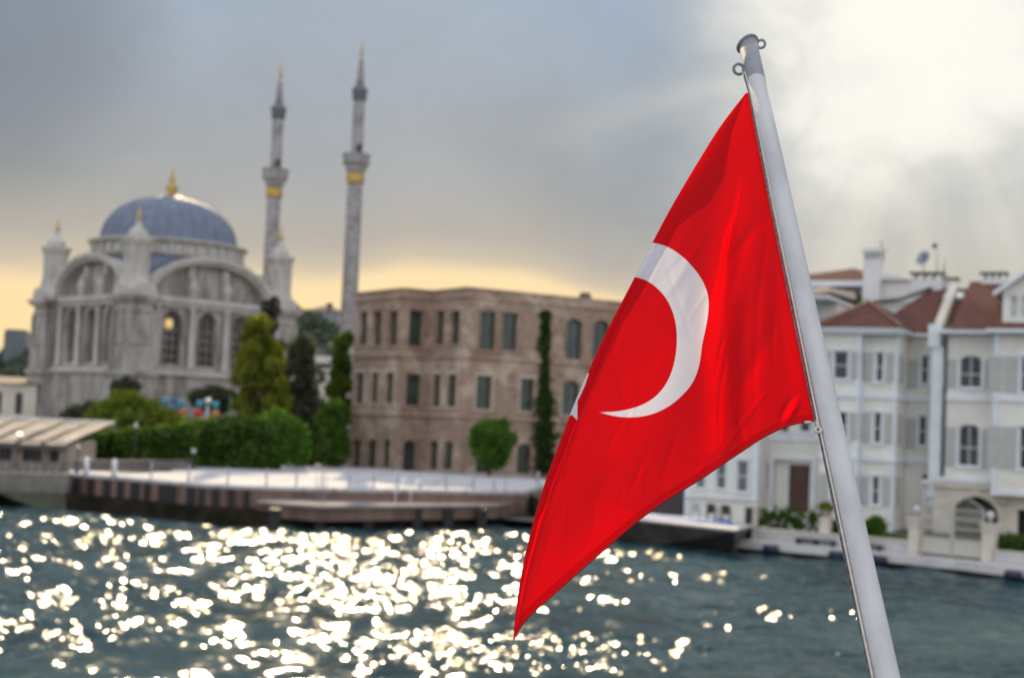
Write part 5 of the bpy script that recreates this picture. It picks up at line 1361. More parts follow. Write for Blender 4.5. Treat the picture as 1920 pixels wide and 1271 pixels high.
def house_back():      # upper storey of the house behind, with its terrace
    Y = 104; fr = Fr(at(1520, 520, Y), UH)
    P = lambda px, py, d=0: fr.p(fr.sz(px,py,d)[0], d, fr.sz(px,py,d)[1])
    th = thing('white_house', fr.p(4, 4, 1), 'white house behind with a tiled roof, tall chimney and shaded roof terrace', 'house')
    s0, zf = fr.sz(1440, 545); s1 = fr.sz(1634, 530)[0]; s2, _ = fr.sz(1712, 530)
    zt = fr.sz(1570, 527)[1]
    mb = MB(); mb.fbox(fr, s0, s1, 1.2, 8, 1, zt-.3); mb.fbox(fr, s1+.001, s2, .6, 8, 1, fr.sz(1690,560)[1]-.2); mb.build('wall', M_WHITE, th)
    g0 = fr.sz(1634, 560)[0]
    mb = MB(); zb = fr.sz(1680, 565)[1]; mb.prism([fr.p(g0,.3,zb), fr.p(s2,.3,zb), fr.p(s2,.3,fr.sz(1705,526)[1]), fr.p(g0+1.0,.3,fr.sz(1650,512)[1]), fr.p(g0,.3,fr.sz(1640,524)[1])], fr.w*.29); mb.build('gable', M_WHITE, th)
    mb = MB(); mb.fbox(fr, s0-.3, s1+.1, -.1, 1.3, zt-.35, zt+.02); mb.build('fascia', M_TRIM, th)
    ap = fr.sz(1602, 503, 3.0)
    mb = MB(); A, B = fr.p(s0-.3,-.1,zt+.03), fr.p(s1+.3,-.1,zt+.03); mb.add([A, B, fr.p(ap[0],3,ap[1]), fr.p(s0-.3,8,zt+.03), fr.p(s2,8,zt+.03), fr.p(s2+.2,.1,fr.sz(1706,524)[1])], [(0,1,2),(0,2,3),(1,5,4,2),(2,4,3)]); mb.build('roof', M_TILE, th)
    a, b, c, d = fr.rect(1621, 488, 1653, 540, .2); zc = fr.sz(1637, 466, .2)[1]
    mb = MB(); mb.fbox(fr, a, b, -.3, .9, c-1.2, d)
    for k in range(4): x = a+(b-a-.18)*k/3; mb.fbox(fr, x, x+.18, -.3, .9, d+.001, zc-.35)
    mb.fbox(fr, a-.08, b+.08, -.4, 1.0, zc-.349, zc-.1); mb.fbox(fr, a+.1, b-.1, -.2, .8, zc-.099, zc); ch = mb.build('chimney', M_WHITE, th)
    q = P(1657, 490); mb = MB(); mb.tube([q, P(1652, 452)], .03, 5); mb.tube([P(1648,467), P(1668,470)], .018, 5); mb.build('aerial', M_BRONZE, th)
    # awning over the dark terrace
    mb = MB(); aw = [P(1480,556,-2.2), P(1555,548,-2.2), P(1590,560,-2.2), P(1605,563,-2.2)]
    bk = [P(1600,545,.9), P(1545,536,.9), P(1480,540,.9)]
    mb.prism([p for p in aw]+[p for p in bk], (0,0,.12)); 
    mb.build('awning', M_CANVAS, th)
    mb = MB(); mb.fbox(fr, fr.sz(1480,580)[0], fr.sz(1634,580)[0], .9, 1.19, fr.sz(1560,620)[1]-1.5, fr.sz(1560,552)[1]); mb.build('terrace_shade', M_BRONZE, th)  # dark sheet put in as the shade under the awning
    mb = MB()
    for x in (1532, 1552, 1572, 1596): mb.tube([P(x,556,-1.5), P(x,610,-1.5)], .05, 6)
    mb.fbox(fr, fr.sz(1500,590)[0], fr.sz(1634,590)[0], -2.3, 1, fr.sz(1560,612)[1]-.5, fr.sz(1560,612)[1]); mb.build('terrace_frame', M_STEEL, th)
    V = leaf_cloud(blob_points([(tuple(P(1592,566,-1.4)), (.9,.5,.35)), (tuple(P(1580,574,-1.4)), (.7,.5,.4))], 260, 5), .13, 6)
    pl = thing('potted_plant', P(1586,590,-1.4), 'green plant on the shaded terrace below the white awning', 'plant'); leaf_mesh('leaves', V, L_BRIGHT, pl)
    mb = MB(); b0 = P(1586,590,-1.4); mb.lathe(b0-Vector((0,0,.5)), [(.22,0),(.32,.6)], 10); mb.build('pot', M_TAN, pl)
house_back()

# ------------------------------------------------------------------ gardens and quayside things on the right
def right_garden():
    SHF = SH_R
    def inset(k, z):     # points a given distance inland of the pale quay
        out = []
        for i, p in enumerate(SHF):
            a = SHF[max(i-1,0)]; b = SHF[min(i+1,len(SHF)-1)]; w = Vector((-(b-a).y, (b-a).x, 0)).normalized(); out.append(p+w*k+Vector((0,0,z)))
        return out
    # quay walk, then a low garden wall
    mb = MB(); o, i_ = inset(.20,.602), inset(3.2,.602)
    for k in range(len(o)-1): mb.add([o[k], o[k+1], i_[k+1], i_[k]], [(0,1,2,3)])
    tag(mb.build('quay_path', M_QUAYWHITE), kind='structure')
    o, i_ = inset(1.9,0), inset(2.2,0)
    def lerp_px(px):     # place along the wall line that shows at photo column px
        best = None
        for k in range(len(o)-1):
            for j in range(41):
                p = o[k].lerp(o[k+1], j/40); x = proj(p+Vector((0,0,1)))[0]
                if best is None or abs(x-px) < best[0]: best = (abs(x-px), p, (o[k+1]-o[k]).normalized())
        return best[1], best[2]
    def wallrun(x0, x1, zt, label):
        p, u = lerp_px(x0); q, _ = lerp_px(x1); th = thing('garden_wall', p.lerp(q,.5)+Vector((0,0,.6)), label, 'wall')
        f = Fr(p, q-p); L = (Vector((q.x,q.y,0))-Vector((p.x,p.y,0))).length
        mb = MB(); mb.fbox(f, 0, L, 0, .3, .55, zt); mb.build('wall', M_QUAYWHITE, th); mb = MB(); mb.fbox(f, 0, L, -.05, .35, zt+.002, zt+.08); mb.build('coping', M_CREAM, th)
        return f, L
    f1, L1 = wallrun(1384, 1708, 1.20, 'low pale garden wall along the quay below the flower hedge')
    f2, L2 = wallrun(1862, 1990, 1.15, 'low pale garden wall right of the cream gate')
    # raised garden soil behind the wall and lawn strip
    mb = MB(); b1 = inset(2.21,1.12); b2 = inset(14,1.12)
    for k in range(len(b1)-1): mb.add([b1[k], b1[k+1], b2[k+1], b2[k]], [(0,1,2,3)])
    tag(mb.build('garden_soil', M_SOIL), kind='structure')
    rs = np.random.RandomState(9); pts = []
    for i in range(5200):
        k = rs.randint(0, len(b1)-2); t_ = rs.rand(); w = rs.rand()
        p = b1[k].lerp(b1[k+1], t_); q = b2[k].lerp(b2[k+1], t_); r = p.lerp(q, .02+.30*w**1.3); pts.append((r.x, r.y, 1.13+rs.rand()*.10))
    g = leaf_mesh('grass', leaf_cloud(pts, .10, 3), M_LAWN); tag(g, 'short green lawn grass behind the low garden wall', 'grass', kind='stuff')
    # posts, planters
    def post(px, w, z0, z1, m, name, label, cat, extra=None, group=None):
        p, u = lerp_px(px); f = Fr(p, u); th = thing(name, f.p(0,.15,z0), label, cat, group)
        mb = MB(); mb.fbox(f, -w, w, -.12, .42, z0, z1); mb.build('shaft', m, th); mb = MB(); mb.fbox(f, -w-.06, w+.06, -.18, .48, z1+.002, z1+.12); mb.build('cap', m, th)
        return f, th
    post(1397, .22, .6, 2.35, M_CREAM, 'garden_post', 'cream stone post at the left end of the flower hedge', 'post')
    f, th = post(1547, .24, .6, 2.0, M_CREAM, 'garden_post', 'cream stone post carrying a yellow green potted plant', 'post')
    pt = thing('potted_plant', f.p(0,.15,2.12), 'yellow green plant in a bowl on top of the cream garden post', 'plant')
    mb = MB(); mb.lathe(f.p(0,.15,2.13), [(.14,0),(.16,.05),(.30,.32),(.33,.36)], 14); mb.build('bowl', M_TAN, pt)
    leaf_mesh('leaves', leaf_cloud(blob_points([(tuple(f.p(0,.15,2.65)), (.42,.42,.26))], 420, 8), .09, 9), L_YELLOW, pt)
    p, u = lerp_px(1385); f = Fr(p, u); th = thing('bin', f.p(-.25,.4,.6), 'tall dark green bin standing left of the cream garden post', 'bin')
    mb = MB(); mb.fbox(f, -.32, .12, -.15, .35, .62, 2.25); mb.build('body', mat('dark_green_plastic', (.015,.03,.028), .5, .1, 2), th); mb = MB(); mb.fbox(f, -.35, .15, -.18, .38, 2.252, 2.33); mb.build('lid', M_BLACK, th)
    # flower hedge
    def hedge(x0, x1, d, zt, depth, n, leafm, label, seed, flowers=0, name='hedge'):
        p, u = lerp_px(x0); q, _ = lerp_px(x1); f = Fr(p, q-p); L = (q-p).length; rs = np.random.RandomState(seed)
        th = thing(name, f.p(L/2, d+depth/2, 1.12), label, 'hedge'); blobs = []
        for i in range(int(L/.45)+1):
            blobs.append((tuple(f.p(i*.45+rs.normal()*.05, d+depth*rs.uniform(.3,.7), 1.12+(zt-1.12)*.5)), (.42, .45, (zt-1.12)*rs.uniform(.46,.62))))
        leaf_mesh('leaves', leaf_cloud(blob_points(blobs, n, seed, .5), .10, seed+1), leafm, th)
        if flowers:
            pts = []
            for i in range(flowers):
                c = f.p(rs.uniform(0, L), d-.05+rs.uniform(-.1,.15), rs.uniform(1.3, zt+.05)); pts += [(c.x+rs.normal()*.05, c.y+rs.normal()*.05, c.z+rs.normal()*.05) for _ in range(9)]
            leaf_mesh('blossoms', leaf_cloud(pts, .05, 2, aspect=.9), mat('white_petal', (.75,.75,.74), .6, .03, 3), th)
    hedge(1404, 1540, .5, 2.25, 1.0, 5200, L_HEDGE, 'clipped green hedge dotted with white flowers, under the brown door', 31, 34)
    hedge(1553, 1576, .6, 1.9, .9, 900, L_HEDGE, 'short dark hedge just right of the potted plant post', 37)
    hedge(1866, 1990, .6, 2.0, 1.0, 3600, L_HEDGE, 'dark green hedge right of the cream gate', 41)
    b = onz(1640, 1004, 1.12); th = thing('shrub', b, 'round clipped green shrub below the narrow house window', 'shrub')
    leaf_mesh('leaves', leaf_cloud(blob_points([((b.x,b.y,1.62),(.62,.6,.52)),((b.x+.1,b.y,1.8),(.42,.42,.4))], 1500, 12, .7), .085, 13), L_BRIGHT, th)
    mb = MB(); mb.tube([b, b+Vector((0,0,.6))], .06, 6); mb.build('stem', M_BARK, th)
    # cream gate between two globe-topped piers
    pa, ua = lerp_px(1716); pb, _ = lerp_px(1853); f = Fr(pa, pb-pa); L = (pb-pa).length
    for s, px, lab in ((0, 1716, 'cream gate pier with a white globe lamp, on the left of the gate'), (L, 1853, 'cream gate pier with a white globe lamp, on the right of the gate')):
        th = thing('gate_pier', f.p(s,.1,.6), lab, 'gate pier', 'gate piers'); zt = 2.35
        mb = MB(); mb.fbox(f, s-.27, s+.27, -.2, .4, .6, zt); mb.fbox(f, s-.33, s+.33, -.26, .46, zt-.25, zt-.1001); mb.build('pier', M_CREAM, th)
        mb = MB(); mb.fbox(f, s-.36, s+.36, -.29, .49, zt+.002, zt+.12); mb.build('cap', M_CREAM, th)
        c = f.p(s, .1, zt+.12); mb = MB(); mb.lathe(c, [(.09,0),(.07,.22),(.11,.26)], 10); mb.build('lamp_neck', M_IVORYIRON, th)
        mb = MB(); mb.sphere(c+Vector((0,0,.43)), .2, 10); mb.build('lamp_globe', M_GLOBE, th)
    th = thing('gate', f.p(L/2,.1,.6), 'cream iron double gate with solid lower panels and an arched top', 'gate')
    mid = L/2
    for lf in (0, 1):
        a, b = (.32, mid-.03) if lf == 0 else (mid+.03, L-.32); mb = MB()
        mb.fbox(f, a, a+.08, .05, .13, .68, 3.1); mb.fbox(f, b-.08, b, .05, .13, .68, 3.1)
        for z in (.72, 1.5, 2.05, 2.55, 3.02): mb.fbox(f, a+.08, b-.08, .055, .125, z, z+.07)
        mb.fbox(f, a+.08, b-.08, .075, .11, .79, 1.499)
        n = 13
        for k in range(n):
            x = a+.08+(b-a-.16)*(k+.5)/n; mb.tube([f.p(x,.09,1.57), f.p(x,.09,3.02)], .016, 5)
        n = 8
        for k in range(n):
            def q(t_): return f.p(a+(b-a)*t_ if lf == 0 else b-(b-a)*t_, .09, 3.1+.75*math.sin(t_*math.pi/2))
            mb.tube([q(k/n), q((k+1)/n)], .03, 5)
            t_ = (k+.5)/n; p_ = q(t_); mb.tube([Vector((p_.x,p_.y,3.09)), p_], .016, 5)
        mb.build('leaf', M_IVORYIRON, th)
    # lamp post left of the gate wall
    c = onz(1731, 1010, 1.12); t_ = at(1731, 904, c.y); th = thing('lamp_post', c, 'slim post with a white globe lamp beside the cream house corner', 'lamp')
    mb = MB(); mb.tube([c, Vector((c.x,c.y,t_.z-.2))], .05, 8); mb.build('pole', M_STEEL, th); mb = MB(); mb.sphere(Vector((c.x,c.y,t_.z)), .19, 8); mb.build('globe', M_GLOBE, th)
    mb = MB(); mb.lathe((c.x,c.y,t_.z+.19), [(.14,0),(.17,.12),(.08,.26),(.02,.32)], 10); mb.build('hood', M_BRONZE, th)
    # dark blue fenders against the quay
    for px, py, lab in ((1449,1024,'dark blue round fender hanging on the pale quay, nearest the flag foot'),(1572,1043,'dark blue fender partly hidden behind the flagpole'),(1650,1047,'dark blue fender on the pale quay just right of the flagpole'),(1906,1070,'dark blue fender on the pale quay at the right edge')):
        best = min(((abs(proj(SHF[k].lerp(SHF[k+1], j/40)+Vector((0,0,.3)))[0]-px), SHF[k].lerp(SHF[k+1], j/40), SHF[k+1]-SHF[k]) for k in range(len(SHF)-1) for j in range(41)), key=lambda q: q[0])
        p, u = best[1], best[2].normalized(); w = Vector((-u.y, u.x, 0)); c = p-w*.20+Vector((0,0,.28))
        th = thing('fender', c-Vector((0,0,.3)), lab, 'fender', 'dark blue fenders along the pale quay')
        mb = MB(); mb.tube([c-u*.42, c-u*.36, c+u*.36, c+u*.42], [.12,.25,.25,.12], 14); mb.build('body', M_NAVY, th)
        mb = MB()
        for k in (-.3, .3): mb.tube([c+u*k+Vector((0,0,.2)), c+u*k+w*.45+Vector((0,0,.36))], .02, 5)
        mb.build('rope', M_CORD, th)
    # low benches on the quay walk
    for px, lab in ((1520,'low dark slatted bench on the quay, below the hedge'),(1556,'low dark bench on the quay below the potted plant post'),(1642,'low dark bench on the quay right of the flagpole')):
        p, u = lerp_px(px); f = Fr(p, u); th = thing('bench', f.p(0,-.5,.6), lab, 'bench', 'low benches along the quay walk')
        mb = MB()
        for k in range(4): mb.fbox(f, -.62, .62, -.72+k*.13, -.62+k*.13, .86, .91)
        mb.build('seat', M_BRONZE, th); 
        for sx in (-.5, .5):
            mb = MB(); mb.fbox(f, sx-.04, sx+.04, -.70, -.25, .603, .859); mb.build('leg', M_BRONZE, th)
right_garden()

def blue_terrace():
    fr = FO
    z = 1.42
    P = lambda px, py: onz(px, py, z+.02)
    th = thing('tarpaulin', P(1290, 975), 'blue tarpaulin spread on the terrace in front of the white house', 'tarpaulin')
    q = [P(1150,968), P(1240,972.5), P(1300,978), P(1376,986), P(1366,974), P(1300,970), P(1240,966), P(1150,961)]
    mb = MB(); mb.prism([Vector((p.x,p.y,z+.006)) for p in q], (0,0,.05)); mb.build('sheet', M_BLUE, th)
    def chair(px, py, lab, m):
        c = onz(px, py, z+.06); th = thing('terrace_chair', c, lab, 'chair', 'dark chairs on the terrace'); s = .24
        for x in (-s, s):
            for y in (-s, s):
                mb = MB(); mb.box(c.x+x-.02, c.x+x+.02, c.y+y-.02, c.y+y+.02, c.z, c.z+.43); mb.build('leg', m, th)
        mb = MB(); mb.box(c.x-s-.03, c.x+s+.03, c.y-s-.03, c.y+s+.03, c.z+.431, c.z+.49); mb.build('seat', m, th)
        mb = MB(); mb.box(c.x-s, c.x+s, c.y+s-.03, c.y+s+.02, c.z+.491, c.z+.95); mb.build('backrest', m, th)
        for x in (-s, s):
            mb = MB(); mb.box(c.x+x-.025, c.x+x+.025, c.y-s, c.y+s-.031, c.z+.68, c.z+.72); mb.box(c.x+x-.02, c.x+x+.02, c.y-s, c.y-s+.04, c.z+.491, c.z+.679); mb.build('armrest', m, th)
    chair(1303, 974, 'dark terrace chair, leftmost in front of the white house', M_STEEL)
    chair(1333, 976, 'dark terrace chair left of the small round table', M_BRONZE)
    chair(1361, 979, 'dark terrace chair right of the small round table', M_BRONZE)
    c = onz(1348, 976, z+.06); th = thing('terrace_table', c, 'small dark round table between two terrace chairs', 'table')
    mb = MB(); mb.lathe((c.x,c.y,c.z+.70), [(.36,0),(.36,.03)], 18); mb.build('tabletop', M_BRONZE, th); mb = MB(); mb.tube([c, c+Vector((0,0,.7))], .035, 8); mb.build('leg', M_STEEL, th)
blue_terrace()
# ------------------------------------------------------------------ promenade: posts, lamps, ladder
def front_at(px):
    for i in range(len(DECKF)-1):
        if DECKF[i][0] <= px <= DECKF[i+1][0]:
            return DF[i].lerp(DF[i+1], (px-DECKF[i][0])/(DECKF[i+1][0]-DECKF[i][0]))
    return onz(px, 922, DZ)
def posts():
    xs = [160,212,282,352,425,497,553,602,653,698,743,786,835,886,925]
    proto = None
    for i, x in enumerate(xs):
        p = front_at(x)+Vector((0,.25,.06)); big = i < 2
        lab = {0:'thick white post at the left end of the promenade edge',1:'second thick white post from the left end of the promenade'}.get(i, 'slim pale steel railing post on the white promenade edge')
        if i < 2:
            th = thing('bollard', p, lab, 'bollard', 'thick posts at the promenade end')
            mb = MB(); mb.lathe(p, [(.16,0),(.16,.95),(.13,1.02),(.02,1.05)], 14); mb.build('shaft', M_TRIM, th); mb = MB(); mb.lathe(p, [(.24,0),(.24,.06),(.17,.1)], 14); mb.build('foot', M_STEEL, th)
        elif proto is None:
            th = proto = thing('railing_post', p, lab, 'post', 'railing posts along the promenade')
            mb = MB(); mb.lathe(p, [(.055,0),(.055,.98),(.03,1.02)], 10); mb.build('shaft', M_STEEL, th); mb = MB(); mb.lathe(p, [(.13,0),(.13,.03),(.06,.05)], 10); mb.build('foot', M_STEEL, th)
        else: o = copy_tree(proto); o.location = p
    rp = thing('railing_cable', front_at(500), 'thin steel cables strung between the promenade railing posts', 'railing cable')
    mb = MB()
    for z in (.5, .95):
        mb.tube([front_at(x)+Vector((0,.25,.06+z)) for x in xs[2:]], .014, 5)
    mb.build('cable', M_STEEL, rp)
    # a few posts on the quay further right
    for x, y in ((1008,910),):
        p = onz(x, y, DZ)+Vector((0,0,.0)); th = thing('bollard', p, 'pale post at the far right end of the white promenade', 'bollard')
        mb = MB(); mb.lathe(p, [(.09,0),(.09,.95),(.02,1.0)], 10); mb.build('shaft', M_STEEL, th)
    a = front_at(742)+Vector((0,-.1,.06)); th = thing('gangway_rail', a, 'thin white sloping handrail leading down to the low landing', 'handrail')
    q0 = at(762, 903, a.y+.2); q1 = at(742, 925, a.y-2.2); mb = MB()
    for o in (0, .9): mb.tube([q0+Vector((o,0,.2)), q1+Vector((o,0,.5))], .03, 6); mb.tube([q1+Vector((o,0,.5)), Vector((q1.x+o, q1.y, 1.38))], .03, 6); mb.tube([q0+Vector((o,0,.2)), Vector((q0.x+o, q0.y, DZ-.05))], .03, 6)
    mb.build('rail', M_TRIM, th)
    a = front_at(602)+Vector((0,-.12,0)); th = thing('ladder', Vector((a.x,a.y,1.38)), 'steel boat ladder on the brown quay wall above the landing', 'ladder')
    for o in (-.3, .3):
        mb = MB(); mb.tube([Vector((a.x+o,a.y,1.3)), Vector((a.x+o,a.y,3.0)), Vector((a.x+o,a.y+.6,3.05))], .03, 6); mb.build('rail', M_STEEL, th)
    for k in range(4):
        mb = MB(); mb.tube([Vector((a.x-.3,a.y,1.5+.25*k)), Vector((a.x+.3,a.y,1.5+.25*k))], .02, 6); mb.build('rung', M_STEEL, th)
posts()

def low_terrace():
    a = onz(362, 881, DZ); b = onz(150, 884, DZ); f = Fr(b, a-b); L = (a-b).length
    th = thing('terrace_wall', f.p(L/2,.3,DZ), 'low rough stone terrace wall below the hedge', 'wall')
    mb = MB(); mb.fbox(f, 0, L, .2, .6, DZ+.0, DZ+.62); mb.fbox(f, -.1, L+.1, .12, .68, DZ+.622, DZ+.72); mb.build('wall', M_STONEWALL, th)
    # globe lamps
    def globe(px, pyg, base_z, Y, lab, r=.2, hood=False):
        t = at(px, pyg, Y); th = thing('lamp_post', Vector((t.x, t.y, base_z)), lab, 'lamp')
        mb = MB(); mb.lathe((t.x,t.y,base_z), [(.14,0),(.14,.2),(.06,.3),(.045,t.z-base_z-r)], 10); mb.build('pole', M_BRONZE, th)
        mb = MB(); mb.sphere((t.x,t.y,t.z), r, 10); mb.build('globe', M_GLOBE, th)
        return th
    globe(363, 845, DZ, f.p(L,0,0).y-.4, 'short lamp post with a white globe in front of the tall hedge', .17)
    globe(147, 838, DZ, front_at(147).y+1.0, 'lamp post with a white globe at the left end of the promenade', .13)
    globe(255, 798, DZ, 112, 'tall lamp with a milky globe above the left hedge', .17)
    t = at(390, 752, 124); th = thing('street_lamp', Vector((t.x,t.y,DZ)), 'tall grey street lamp with a round white head beside the coloured lanterns', 'street lamp')
    mb = MB(); mb.lathe((t.x,t.y,DZ), [(.2,0),(.2,.5),(.14,.6),(.13,t.z-DZ-.3)], 12); mb.build('pole', M_STEEL, th)
    mb = MB(); mb.sphere((t.x,t.y,t.z), .32, 10, (1,1,.8)); mb.build('head', M_GLOBE, th)
low_terrace()

def lanterns():
    teal = mat('teal_paper', (.06,.33,.44), .7, .1, 2); cols = {'orange': mat('orange_paper', (.50,.16,.06), .7, .1, 2), 'red': mat('red_paper', (.62,.04,.045), .7, .1, 2), 'amber': mat('amber_paper', (.52,.24,.06), .7, .1, 2), 'green': mat('green_paper', (.05,.2,.10), .7, .1, 2), 'blue': mat('blue_paper', (.05,.16,.33), .7, .1, 2)}
    for px, y0, y1, y2, c, dx, lab in ((311,745,763,783,'green',0,'teal paper lantern over a green one, leftmost of the lantern row'),(340,748,766,784,'orange',0,'teal paper lantern over a brownish orange one'),(375,750,766,784,'red',-4,'teal paper lantern over a bright red one'),(405,752,768,785,'amber',-1,'teal paper lantern over an amber one, rightmost of the row'),(326,746,757,779,'blue',0,'blue and teal paper lantern between the two leftmost lanterns')):
        Y = 126+(px % 7)*.1; a, b, c_ = at(px, y0, Y), at(px, y1, Y), at(px+dx, y2, Y)
        th = thing('paper_lantern', c_, lab, 'lantern', 'coloured lanterns hanging above the hedge')
        h = a.z-b.z; mb = MB(); mb.lathe((a.x,Y,b.z+.04), [(.10,0),(.27,h*.15),(.30,h*.6),(.24,h*.9),(.08,h-.05)], 14); mb.build('upper_shade', teal if c != 'blue' else cols['blue'], th)
        h = b.z-c_.z; mb = MB(); mb.lathe((c_.x,Y,c_.z), [(.08,0),(.26,h*.2),(.38,h*.5),(.34,h*.8),(.10,h-.02)], 14); mb.build('lower_shade', cols[c], th)
        mb = MB(); mb.tube([Vector((a.x,Y,a.z-.1)), Vector((a.x,Y,a.z+.5))], .015, 5); mb.build('cord', M_BRONZE, th)
    a, b = at(298, 737, 126.3), at(432, 745, 126.3)
    th = thing('lantern_line', a, 'dark cord on two green poles from which the coloured lanterns hang', 'cord')
    mb = MB(); mb.tube([a, a.lerp(b,.5)-Vector((0,0,.1)), b], .02, 5); mb.build('cord', M_BRONZE, th)
    for p in (a, b):
        mb = MB(); mb.tube([Vector((p.x,p.y,DZ)), p+Vector((0,0,.2))], .06, 6); mb.build('pole', cols['green'], th)
lanterns()

# ------------------------------------------------------------------ restaurant with canvas roof, far left
def restaurant():
    Yf, Yb = 101.5, 111
    th = thing('restaurant', onz(60, 884, DZ), 'low waterside restaurant with a cream canvas roof and dark beams', 'restaurant')
    X = lambda px, Y: at(px, 830, Y).x
    zf, zb = at(60, 833, Yf).z, at(60, 787, Yb).z
    x0, x1 = X(-160, Yf), X(126, Yf); xb1 = X(212, Yb)
    # canvas bays between sloping beams
    n = 6
    for k in range(n):
        a0, a1 = k/n, (k+1)/n-.012; mb = MB(); nn = 6; vs = []; fs = []
        for i in range(nn+1):
            for j in range(nn+1):
                u = a0+(a1-a0)*i/nn; v = j/nn
                xf = x0+(x1-x0)*u; xb = x0+(xb1-x0)*u
                sag = .22*math.sin(math.pi*i/nn)*math.sin(math.pi*v)
                vs.append((xf+(xb-xf)*v, Yf+(Yb-Yf)*v, zf+(zb-zf)*v-sag+(.06 if k % 2 else 0)))
        for i in range(nn):
            for j in range(nn): q = i*(nn+1)+j; fs.append((q, q+nn+1, q+nn+2, q+1))
        mb.add(vs, fs, True); mb.build('canvas_roof', M_CANVAS, th)
    mb = MB()
    for k in range(n+1):
        u = k/n; xf = x0+(x1-x0)*u; xb = x0+(xb1-x0)*u
        mb.tube([Vector((xf,Yf-.1,zf+.08)), Vector((xb,Yb,zb+.12))], .08, 6)
    mb.build('roof_beam', M_BEAM, th)
    mb = MB(); mb.box(x0, xb1, Yb, Yb+.3, zb-.2, zb+.18); mb.build('ridge_board', M_WHITE, th)
    mb = MB()      # scalloped valance
    vs = []; 
    for k in range(40):
        xa, xb_ = x0+(x1-x0)*k/40, x0+(x1-x0)*(k+1)/40; d = .25+.10*(k % 2)
        mb.hexa([(xa,Yf-.06,zf-d),(xb_,Yf-.06,zf-d),(xb_,Yf-.01,zf-d),(xa,Yf-.01,zf-d),(xa,Yf-.06,zf+.02),(xb_,Yf-.06,zf+.02),(xb_,Yf-.01,zf+.02),(xa,Yf-.01,zf+.02)])
    mb.build('valance', M_BEAM, th)
    fr = Fr((X(-160,Yf+1.2), Yf+1.2, 0), (1,0,0)); s1 = X(120,Yf+1.2)-fr.o.x
    ops = []
    for x0p, x1p in ((-120,-80),(-60,-20),(-2,24),(44,80),(94,112)):
        a, b = X(x0p,Yf+1.2)-fr.o.x, X(x1p,Yf+1.2)-fr.o.x; ops.append((a, b, DZ+.35, DZ+1.35, 0))
    mb = MB(); wall(mb, fr, 0, s1, DZ-.3, zf+.3, .3, ops); mb.build('wall', M_TAN, th)
    for o in ops: window(th, fr, o[0], o[1], o[2], o[3], 0, M_BEAM, M_GLASSDARK, depth=.1, fw=.08, bars=(1,0))
    mb = MB()
    for px in (-100,-40,30,86,122): x = X(px, Yf+.2); mb.box(x-.12, x+.12, Yf+.1, Yf+.34, DZ-.2, zf)
    mb.build('pillar', M_STONEWALL, th)
    mb = MB(); mb.fbox(fr, s1-.3, s1, .31, 8, DZ-.3, zf+.2); mb.build('wall', M_TAN, th)
    # stone parapet and quay, algae below
    q = thing('quay_wall', SH_L[2]+Vector((0,1,0)), 'rough stone quay wall with green algae below the restaurant', 'quay wall')
    tp = [onz(-420,843,2.1), onz(0,885,2.1), onz(128,889,2.1)]; wl = [SH_L[0], SH_L[2], SH_L[3]]
    mb = MB(); me_ = MB()
    for i in range(2):
        a, b = tp[i], tp[i+1]; c, d = wl[i], wl[i+1]; k = Vector((0,1.0,0))
        z = .95
        lo0, lo1 = Vector((a.x,a.y-.15,z)), Vector((b.x,b.y-.15,z))
        mb.hexa([lo0, lo1, lo1+k, lo0+k, a, b, b+k, a+k])
        me_.hexa([c-Vector((0,0,.7)), d-Vector((0,0,.7)), Vector((b.x,b.y+1,-.7)), Vector((a.x,a.y+1,-.7)), lo0+Vector((0,-.5,0)), lo1+Vector((0,-.5,0)), lo1+k, lo0+k])
    for i in range(14):
        a = tp[0].lerp(tp[1], .72+i*.02); 
    mb.build('wall', M_STONEWALL, q); me_.build('algae_base', M_ALGAE, q)
    mb = MB(); n = 26
    for k in range(n):
        p = tp[0].lerp(tp[1], .55+.45*k/(n-1)) if k < n-8 else tp[1].lerp(tp[2], (k-n+8)/8); mb.box(p.x-.05, p.x+.05, p.y+.2, p.y+.3, 2.1, 2.75)
    for i in range(2): mb.tube([tp[i]+Vector((0,.25,.68)), tp[i+1]+Vector((0,.25,.68))], .05, 6)
    ra = thing('railing', tp[1]+Vector((0,.25,0)), 'grey balustrade railing on the stone quay below the restaurant', 'railing'); mb.build('balusters', M_STONEWALL, ra)
    g = at(37, 813, Yf+2.2); rl = thing('roof_glint', g, 'small glowing ball put in for a glint on the cream canvas roof', 'lamp')  # emissive ball added for the glint on the roof
    m = bpy.data.materials.new('glint_glow'); m.use_nodes = True; b = m.node_tree.nodes['Principled BSDF']; b.inputs['Emission Color'].default_value = (1,.83,.5,1); b.inputs['Emission Strength'].default_value = 3.0
    mb = MB(); mb.sphere(g, .14, 8, (1.3,1,.7)); mb.build('glint_ball', m, rl); mb = MB(); mb.lathe((g.x,g.y,g.z-.45), [(.10,0),(.06,.3)], 8); mb.build('glint_stand', M_BRONZE, rl)
restaurant()

